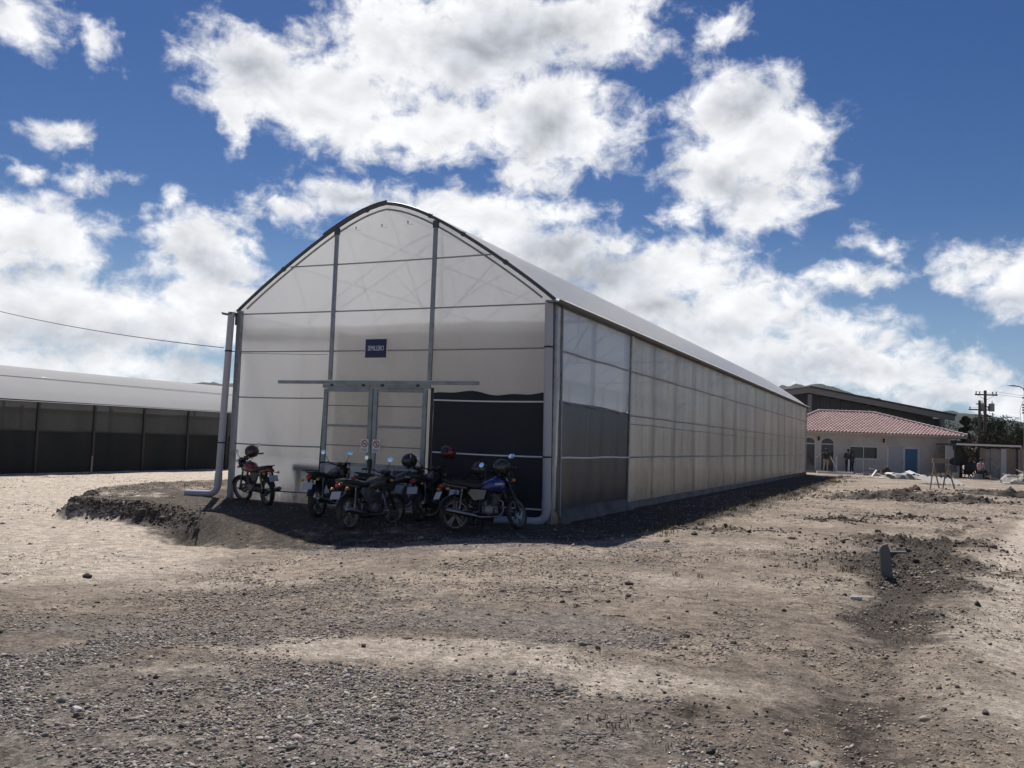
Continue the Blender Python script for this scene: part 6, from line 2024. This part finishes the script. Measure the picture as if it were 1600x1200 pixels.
def person(label, loc, rotz, J, shirt, trousers, sleeves='short', scale=1.0, shoe=(0.03, 0.025, 0.022)):
    """J: joints in metres, x = the person's left, -y = the way the person faces"""
    t = thing('person', label, 'person', loc, rotz)
    t.scale = (scale, scale, scale)
    names = list(J)
    ix = {n: i for i, n in enumerate(names)}
    R = {'pelvis': (0.125, 0.10), 'waist': (0.125, 0.095), 'chest': (0.15, 0.105), 'neck': (0.055, 0.055), 'chin': (0.062, 0.07), 'head': (0.082, 0.098), 'crown': (0.06, 0.07)}
    for s in 'LR':
        R.update({'shoulder' + s: 0.068, 'elbow' + s: 0.042, 'wrist' + s: 0.030, 'hand' + s: (0.038, 0.022), 'fingers' + s: (0.03, 0.014), 'hip' + s: 0.095, 'knee' + s: 0.060, 'ankle' + s: 0.042, 'toe' + s: (0.045, 0.03)})
    E = [('pelvis', 'waist'), ('waist', 'chest'), ('chest', 'neck'), ('neck', 'chin'), ('chin', 'head'), ('head', 'crown')]
    for s in 'LR':
        E += [('chest', 'shoulder' + s), ('shoulder' + s, 'elbow' + s), ('elbow' + s, 'wrist' + s), ('wrist' + s, 'hand' + s), ('hand' + s, 'fingers' + s), ('pelvis', 'hip' + s), ('hip' + s, 'knee' + s), ('knee' + s, 'ankle' + s), ('ankle' + s, 'toe' + s)]
    me = skin_mesh([J[n] for n in names], [(ix[a], ix[b]) for a, b in E], [R[n] for n in names], 1, ix['pelvis'])
    me.materials.append(M_SKIN)
    put('body', me, t)

    def cloth(name, keys, edges, grow, mat, root):
        ii = {n: i for i, n in enumerate(keys)}
        pts = []
        rad = []
        for n in keys:
            if isinstance(n, tuple):
                a, b, f = n
                pts.append(Vector(J[a]).lerp(Vector(J[b]), f))
                ra, rb = R[a], R[b]
                ra = ra if isinstance(ra, tuple) else (ra, ra)
                rb = rb if isinstance(rb, tuple) else (rb, rb)
                rad.append((ra[0] * (1 - f) + rb[0] * f + grow, ra[1] * (1 - f) + rb[1] * f + grow))
            else:
                pts.append(J[n])
                r = R[n] if isinstance(R[n], tuple) else (R[n], R[n])
                rad.append((r[0] + grow, r[1] + grow))
        m = skin_mesh(pts, [(ii[a], ii[b]) for a, b in edges], rad, 1, ii[root])
        m.materials.append(mat)
        put(name, m, t)

    f = 0.75 if sleeves == 'short' else 1.0
    ks = ['pelvis', 'waist', 'chest', ('chest', 'neck', 0.55)] + ['shoulderL', 'shoulderR']
    eds = [('pelvis', 'waist'), ('waist', 'chest'), ('chest', ks[3]), ('chest', 'shoulderL'), ('chest', 'shoulderR')]
    for s in 'LR':
        if sleeves == 'short':
            k = ('shoulder' + s, 'elbow' + s, 0.75)
            ks.append(k)
            eds.append(('shoulder' + s, k))
        else:
            k = ('elbow' + s, 'wrist' + s, 0.85)
            ks += ['elbow' + s, k]
            eds += [('shoulder' + s, 'elbow' + s), ('elbow' + s, k)]
    cloth('shirt', ks, eds, 0.018, shirt, 'waist')
    ks = ['pelvis']
    eds = []
    for s in 'LR':
        k = ('knee' + s, 'ankle' + s, 0.92)
        ks += ['hip' + s, 'knee' + s, k]
        eds += [('pelvis', 'hip' + s), ('hip' + s, 'knee' + s), ('knee' + s, k)]
    cloth('trousers', ks, eds, 0.014, trousers, 'pelvis')
    hd, cr = Vector(J['head']), Vector(J['crown'])
    hm = MB().lathe([(0.0, 0.125), (0.05, 0.115), (0.085, 0.075), (0.098, 0.02), (0.092, -0.03), (0.07, -0.06)], 14, Matrix.Translation(hd + Vector((0, 0.018, 0.005))) @ Matrix.Diagonal((0.92, 1.05, 1, 1)))
    put('hair', hm.mesh('hair', M_HAIR, 1.2), t)
    fc = MB()
    c = hd
    fc.loft([(-0.012, 0, 0.012, 0.02), (0.012, 0, 0.012, 0.02)], 8)
    fm = MB()
    fm.tube([c + Vector((0, -0.085, 0.02)), c + Vector((0, -0.118, -0.018)), c + Vector((0, -0.092, -0.028))], [0.010, 0.015, 0.010], 6)
    for s in (-1, 1):
        fm.tube([c + Vector((s * 0.088, 0.01, 0.02)), c + Vector((s * 0.097, 0.015, -0.02))], 0.014, 6)
    put('nose_and_ears', fm.mesh('nose_and_ears', M_SKIN), t)
    em = MB()
    for s in (-1, 1):
        em.tube([c + Vector((s * 0.032 - 0.012, -0.090, 0.018)), c + Vector((s * 0.032 + 0.012, -0.090, 0.018))], 0.007, 6)
    em.tube([c + Vector((-0.022, -0.092, -0.055)), c + Vector((0.022, -0.092, -0.055))], 0.005, 6)
    put('eyes_and_mouth', em.mesh('eyes_and_mouth', M_HAIR), t)
    SHM = MAT('shoe_leather', shoe, 0.6)
    for s in 'LR':
        a, b = Vector(J['ankle' + s]), Vector(J['toe' + s])
        d = (b - a)
        d.z = 0
        d.normalize()
        z = min(a.z, b.z) - 0.035
        sm = MB().tube([Vector((a.x, a.y, z + 0.04)) - d * 0.06, Vector((a.x, a.y, z + 0.05)) + d * 0.02, Vector((b.x, b.y, z + 0.035)), Vector((b.x, b.y, z + 0.03)) + d * 0.05], [0.045, 0.056, 0.05, 0.03], 10)
        put('shoe', sm.mesh('shoe', SHM, 1.0), t)
    return t


def standing():
    J = {'pelvis': (0, 0, 0.95), 'waist': (0, 0, 1.10), 'chest': (0, 0.0, 1.33), 'neck': (0, 0.0, 1.50), 'chin': (0, -0.02, 1.57), 'head': (0, -0.025, 1.66), 'crown': (0, -0.01, 1.73)}
    for s, k in (('L', 1), ('R', -1)):
        J.update({'shoulder' + s: (k * 0.19, 0, 1.42), 'elbow' + s: (k * 0.24, 0.03, 1.13), 'wrist' + s: (k * 0.24, -0.10, 0.91), 'hand' + s: (k * 0.235, -0.13, 0.85), 'fingers' + s: (k * 0.23, -0.15, 0.77),
                  'hip' + s: (k * 0.10, 0, 0.90), 'knee' + s: (k * 0.11, -0.03, 0.50), 'ankle' + s: (k * 0.11, 0.03, 0.08), 'toe' + s: (k * 0.13, -0.13, 0.045)})
    return J


def ct(name, col):
    return MAT(name, col, 0.85, 0, 0.12, 9.0)


J = standing()     # reaching out to his side, back to the viewer
J.update({'elbowL': (0.42, -0.05, 1.27), 'wristL': (0.62, -0.08, 1.14), 'handL': (0.70, -0.08, 1.10), 'fingersL': (0.77, -0.08, 1.07), 'elbowR': (-0.36, -0.10, 1.20), 'wristR': (-0.30, -0.34, 1.28), 'handR': (-0.27, -0.41, 1.31), 'fingersR': (-0.25, -0.47, 1.33),
          'kneeL': (0.14, -0.05, 0.50), 'ankleL': (0.20, 0.02, 0.08), 'toeL': (0.22, -0.14, 0.045), 'kneeR': (-0.10, -0.06, 0.50), 'ankleR': (-0.06, 0.14, 0.08), 'toeR': (-0.07, -0.02, 0.045)})
person('man in dark shirt and pale trousers reaching out one arm by the arched door', ground_uv(22.95, 63.4), YARD_ROT + PI, J, ct('black_shirt', (0.018, 0.018, 0.02)), ct('khaki_trousers', (0.30, 0.25, 0.19)))
J = standing()
J.update({'elbowL': (0.27, -0.02, 1.14), 'wristL': (0.16, -0.22, 1.16), 'handL': (0.11, -0.27, 1.18), 'fingersL': (0.07, -0.31, 1.20), 'head': (0, -0.05, 1.645), 'chin': (0, -0.05, 1.55)})
person('man in dark blue work clothes standing left of the window', ground_uv(25.05, 64.7), YARD_ROT + PI - 0.5, J, ct('navy_jacket', (0.035, 0.042, 0.060)), ct('navy_trousers', (0.025, 0.028, 0.038)), 'long', 1.02)
J = standing()
J.update({'elbowR': (-0.27, -0.02, 1.14), 'wristR': (-0.20, -0.18, 1.0), 'handR': (-0.19, -0.24, 0.97), 'fingersR': (-0.18, -0.31, 0.95)})
person('person in dark clothes half hidden behind the man at the window', ground_uv(25.55, 65.3), YARD_ROT + PI + 0.4, J, ct('charcoal_shirt', (0.04, 0.045, 0.055)), ct('charcoal_trousers', (0.03, 0.03, 0.035)), 'long', 0.93)
# the seated man in pink, on a block
J = standing()
dz = -0.47
for k in ('pelvis', 'waist', 'chest', 'neck', 'chin', 'head', 'crown', 'shoulderL', 'shoulderR', 'hipL', 'hipR'):
    x, y, z = J[k]
    J[k] = (x, y - max(0, z - 0.95) * 0.22, z + dz + 0.02)
for s, k in (('L', 1), ('R', -1)):
    J.update({'knee' + s: (k * 0.15, -0.42, 0.52), 'ankle' + s: (k * 0.15, -0.42, 0.08), 'toe' + s: (k * 0.17, -0.58, 0.045), 'elbow' + s: (k * 0.27, -0.12, 0.70), 'wrist' + s: (k * 0.18, -0.33, 0.62), 'hand' + s: (k * 0.15, -0.39, 0.60), 'fingers' + s: (k * 0.13, -0.46, 0.585)})
seat_p = ground_uv(32.75, 61.0)
person('man in a pink and white shirt sitting on a block in front of the shed', seat_p, YARD_ROT + 0.4, J, MAT('pink_shirt_cloth', (0.52, 0.30, 0.32), 0.85, 0, 0.25, 9.0, dirt=(0.62, 0.58, 0.57), dirt_amt=0.6), ct('dark_jeans', (0.022, 0.024, 0.032)), 'long', 1.12)
o = MB().box((0, 0.06, 0.19), (0.42, 0.36, 0.40)).build('seat_block', M_CONC, None, bevel=0.01)
o.location = seat_p
o.rotation_euler = (0, 0, YARD_ROT + 0.4)
tag(o, 'concrete block under the man in the pink shirt', 'block')

# ------------------------------------------------------------------ trees beyond the fence
M_BARK = MAT('tree_bark', (0.075, 0.060, 0.048), 0.9, 0, 0.3, 4.0)


def leaf_material(name, col):
    m = bpy.data.materials.new(name)
    m.use_nodes = True
    T = NT(m.node_tree)
    b = T.n['Principled BSDF']
    at = T.new('ShaderNodeVertexColor', layer_name='tint')
    c = T.mix(1.0, at.outputs[0], (*col,), 'MULTIPLY')
    T.put(b.inputs['Base Color'], c)
    b.inputs['Roughness'].default_value = 1.0
    b.inputs['Specular IOR Level'].default_value = 0.0
    return m


M_LEAF = [leaf_material('leaf_dark', (0.042, 0.052, 0.030)), leaf_material('leaf_olive', (0.058, 0.060, 0.038)), leaf_material('leaf_brownish', (0.062, 0.056, 0.040))]


def tree(label, u, v, h, w, mat, seed, n=7000, conical=False, leaf=0.095):
    rnd = np.random.default_rng(seed)
    base = ground_uv(u, v)
    h *= 0.9
    t = thing('tree', label, 'tree', base, 0)
    tr_ = MB().tube([(0, 0, -0.3), (0.05, 0.02, h * 0.3), (-0.05, 0.05, h * 0.6), (0.0, 0.0, h * 0.85)], [w * 0.05 + 0.06, w * 0.035 + 0.05, w * 0.02 + 0.03, 0.02], 8)
    cl = []
    nc = 26
    for i in range(nc):
        a = rnd.uniform(0, 2 * PI)
        zz = rnd.uniform(0.22, 0.95)
        rad = w / 2 * (1.05 - zz if conical else math.sin(PI * (0.12 + 0.8 * zz)) ** 0.7) * rnd.uniform(0.35, 1.0)
        c = Vector((rad * math.cos(a), rad * math.sin(a), h * zz))
        cl.append((c, rnd.uniform(0.13, 0.24) * w * (0.6 if conical else 1), rnd.uniform(0.65, 1.35)))
        if i % 3 == 0:
            tr_.tube([(0, 0, h * zz * 0.7), c * 0.5 + Vector((0, 0, h * zz * 0.42)), c], [0.05, 0.035, 0.012], 5)
    tr_.build('trunk', M_BARK, t)
    per = n // nc
    P, C = [], []
    for c, r, tone in cl:
        d = rnd.normal(0, 1, (per, 3))
        d /= np.linalg.norm(d, axis=1)[:, None]
        rr = r * rnd.uniform(0.3, 1.0, (per, 1)) ** 0.5
        p = np.array(c)[None] + d * rr * np.array([1, 1, 0.72])
        P.append(p)
        C.append(np.clip(tone * rnd.uniform(0.7, 1.3, per), 0.4, 1.8))
    P, C = np.concatenate(P), np.concatenate(C)
    m = len(P)
    s = leaf * rnd.uniform(0.6, 1.4, (m, 1))
    a = rnd.normal(0, 1, (m, 3))
    a /= np.linalg.norm(a, axis=1)[:, None]
    b = np.cross(a, rnd.normal(0, 1, (m, 3)))
    b /= np.linalg.norm(b, axis=1)[:, None]
    V = np.stack([P - a * s, P + b * s * 0.5, P + a * s, P - b * s * 0.5], 1).reshape(-1, 3)
    F = np.arange(m * 4).reshape(m, 4)
    me = bpy.data.meshes.new('crown')
    me.from_pydata(V.tolist(), [], F.tolist())
    at = me.color_attributes.new('tint', 'FLOAT_COLOR', 'POINT')
    cc = np.repeat(np.stack([C, C, C, np.ones_like(C)], 1), 4, 0)
    at.data.foreach_set('color', cc.astype(np.float32).ravel())
    me.materials.append(mat)
    put('crown', me, t)


for i, (lab, u, v, h, w, mi, con) in enumerate((
        ('round dark tree crown right of the transformer pole', 46.6, 84.5, 6.0, 5.2, 0, False), ('slim dark tree standing close behind the transformer pole', 44.6, 85.5, 6.9, 2.4, 0, True),
        ('olive brown tree just right of the house roof corner', 41.2, 88.5, 4.7, 5.6, 1, False), ('low brownish tree behind the shed roof', 43.2, 79.0, 4.0, 5.0, 2, False),
        ('olive tree between the round crown and the street lamp', 49.4, 85.0, 5.2, 5.4, 1, False), ('dark tree behind the street lamp at the right edge', 52.4, 86.0, 5.0, 6.0, 0, False),
        ('low olive bush rising over the board fence', 47.3, 79.5, 4.2, 5.2, 1, False), ('brownish tree at the far right beyond the fence', 56.5, 90.0, 5.2, 6.5, 2, False), ('dark green tree filling the gap right of the warehouse', 45.8, 95.0, 5.3, 6.0, 0, False))):
    tree(lab, u, v, h, w, M_LEAF[mi], 500 + i, conical=con)

# ------------------------------------------------------------------ hills
def hill(name, ridge, dist, depth, label, seed):
    us = [p[0] for p in ridge]
    n = 220
    U = np.linspace(us[0], us[-1], n)
    H = np.interp(U, us, [p[1] for p in ridge])
    rows = []
    sc_ = dist / 1300.0
    m = 40
    for j in range(m + 1):
        b = j / m
        prof = math.sin(PI * min(b, 0.999)) ** 0.8
        v = dist + (b - 0.5) * depth
        Uj = U * sc_
        Hj = (H - 1.67) * sc_ + 1.67
        X = CAM.x + RIGHT.x * Uj + FWD.x * v
        Y = CAM.y + RIGHT.y * Uj + FWD.y * v
        rough = fbm(X, Y, 0.010, 5, seed) * 26 * (1 - 0.82 * math.exp(-((b - 0.5) / 0.10) ** 2)) + fbm(X, Y, 0.09, 3, seed + 9) * 5.0
        Z = np.maximum(Hj, 0) * prof + rough * prof - 6
        rows.append(np.stack([X, Y, Z], 1).tolist())
    o = MB().grid(rows).build(name, M_HILL, None, smooth=1.2)
    tag(o, label, 'hills', kind='structure')


M_HILL = bpy.data.materials.new('wooded_hillside')
M_HILL.use_nodes = True
_T = NT(M_HILL.node_tree)
_P = _T.new('ShaderNodeNewGeometry').outputs['Position']
_c = _T.mix(_T.ramp(_T.noise(_P, 0.02, 8.0, 0.65), 0.4, 0.65), (0.013, 0.019, 0.016), (0.030, 0.033, 0.026))
_c = _T.mix(_T.ramp(_T.voronoi(_P, 0.12), 0.2, 0.7), _c, (0.012, 0.018, 0.011))
_T.put(_T.n['Principled BSDF'].inputs['Base Color'], _c)
_T.n['Principled BSDF'].inputs['Roughness'].default_value = 0.95
RIDGE_R = [(250, 20), (306.4, 56.0), (362.4, 90.3), (395.5, 98.2), (419.2, 101.9), (440.3, 98.8), (467.1, 96.0), (521.0, 85.5), (572.8, 77.8), (637.0, 68.7), (685.1, 59.0), (711.9, 57.1), (740.7, 52.4), (764.7, 46.6), (822.1, 43.8), (956.3, 30.0), (1150, 26)]
RIDGE_L = [(-1150, 24), (-903.5, 20), (-761.1, 24.0), (-571.1, 41.9), (-504.7, 54.7), (-466.8, 62.7), (-433.7, 70.6), (-381.5, 77.2), (-285.9, 73.0), (-189.2, 38.3), (-92.2, 10)]
hill('hills', RIDGE_R, 1300, 700, 'wooded hills in the distance behind the warehouse and trees', 61)
hill('hills', RIDGE_L, 1500, 700, 'distant blue hill showing beside the left corner of the greenhouse', 67)

# ------------------------------------------------------------------ more building clutter at the house front and right edge
def plank_at(label, u, v, L, w, rz, tilt, mat, hz, th=0.035, name='plank'):
    o = MB().box((0, 0, 0), (L, w, th)).build(name, mat, None, bevel=0.003)
    o.location = ground_uv(u, v, hz)
    o.rotation_euler = (0, tilt, YARD_ROT + rz)
    return tag(o, label, name)


for lab, u, v, L, w, rz, tl, m_, hz in (
        ('dark plank lying across the ground just left of the bucket', 27.9, 58.6, 1.7, 0.14, -0.2, 0.02, M_WOOD, 0.05), ('pale plank on the ground below the blue door', 27.2, 58.9, 1.3, 0.12, 0.3, 0.03, M_TRIM, 0.05),
        ('brown plank sloping off the junk heap toward the frame', 30.9, 55.6, 1.9, 0.15, 0.5, 0.16, M_WOOD, 0.24), ('grey plank lying in front of the seated man', 32.0, 58.4, 1.9, 0.14, -0.1, 0.0, M_GREYWOOD, 0.04),
        ('long brown plank lying before the concrete mixer', 29.9, 59.6, 2.6, 0.16, 0.08, 0.0, M_WOOD, 0.05), ('white plank lying left of the sawhorse near the pale rubble', 22.9, 54.6, 1.1, 0.12, -0.3, 0.02, M_TRIM, 0.05)):
    plank_at(lab, u, v, L, w, rz, tl, m_, hz)
bk = MAT('concrete_block', (0.30, 0.285, 0.265), 0.9, 0, 0.2, 9.0, bump=0.4)
for i, (lab, u, v, hz, rz) in enumerate((('grey hollow block left of the bucket by the house corner', 28.5, 57.2, 0.1, 0.3), ('grey hollow block standing apart under the pale door', 25.1, 61.6, 0.1, -0.2),
                                        ('lower grey hollow block of the pair beside the scaffold frame', 31.2, 61.2, 0.1, 0.1), ('upper grey hollow block of the pair beside the scaffold frame', 31.22, 61.2, 0.3, 0.25))):
    b_ = MB()
    for x in (-0.18, 0.0, 0.18):
        b_.box((x, 0, 0), (0.035, 0.14, 0.19))
    for y in (-0.085, 0.085):
        b_.box((0, y, 0), (0.395, 0.03, 0.19))
    o = b_.build('hollow_block', bk, None, smooth=0)
    o.location = ground_uv(u, v, hz)
    o.rotation_euler = (0, 0, YARD_ROT + rz)
    tag(o, lab, 'block')
sk = heap('cement_bag', 'pale slumped cement bag lying by the scaffold frame', 'bag', 30.3, 60.8, 0.7, 0.45, 0.22, MAT('paper_bag', (0.45, 0.42, 0.37), 0.85, 0, 0.15, 8.0), 41, 12)
sk = heap('cement_bag', 'second cement bag nearer the bucket', 'bag', 29.5, 60.2, 0.7, 0.45, 0.2, MAT('paper_bag_grey', (0.36, 0.345, 0.32), 0.85, 0, 0.15, 8.0), 43, 12)
o = MB().lathe([(0.0, 0.0), (0.27, 0.0), (0.29, 0.3), (0.27, 0.45), (0.29, 0.6), (0.27, 0.88), (0.25, 0.88), (0.25, 0.82), (0.0, 0.82)], 20).build('oil_drum', MAT('drum_blue_grey', (0.07, 0.085, 0.11), 0.6, 0.2, 0.2, 5.0, dirt=(0.12, 0.07, 0.04), dirt_amt=0.6), None)
o.location = ground_uv(31.6, 62.4)
tag(o, 'dark steel drum standing against the tarpaulin at the house corner', 'drum')

# ------------------------------------------------------------------ air
if HAZE > 0:
    hz = MB().box((CAM.x + FWD.x * 600, CAM.y + FWD.y * 600, 55.0), (4600, 4600, 130)).build('haze', None, None, smooth=0)
    tag(hz, 'pale air haze over the whole yard and hills', 'haze', kind='stuff')
    mh = bpy.data.materials.new('pale_air')
    mh.use_nodes = True
    nt = mh.node_tree
    nt.nodes.clear()
    ou = nt.nodes.new('ShaderNodeOutputMaterial')
    pv = nt.nodes.new('ShaderNodeVolumePrincipled')
    pv.inputs['Color'].default_value = (0.75, 0.84, 0.95, 1)
    pv.inputs['Density'].default_value = HAZE
    pv.inputs['Anisotropy'].default_value = 0.2
    nt.links.new(pv.outputs[0], ou.inputs['Volume'])
    hz.data.materials.append(mh)
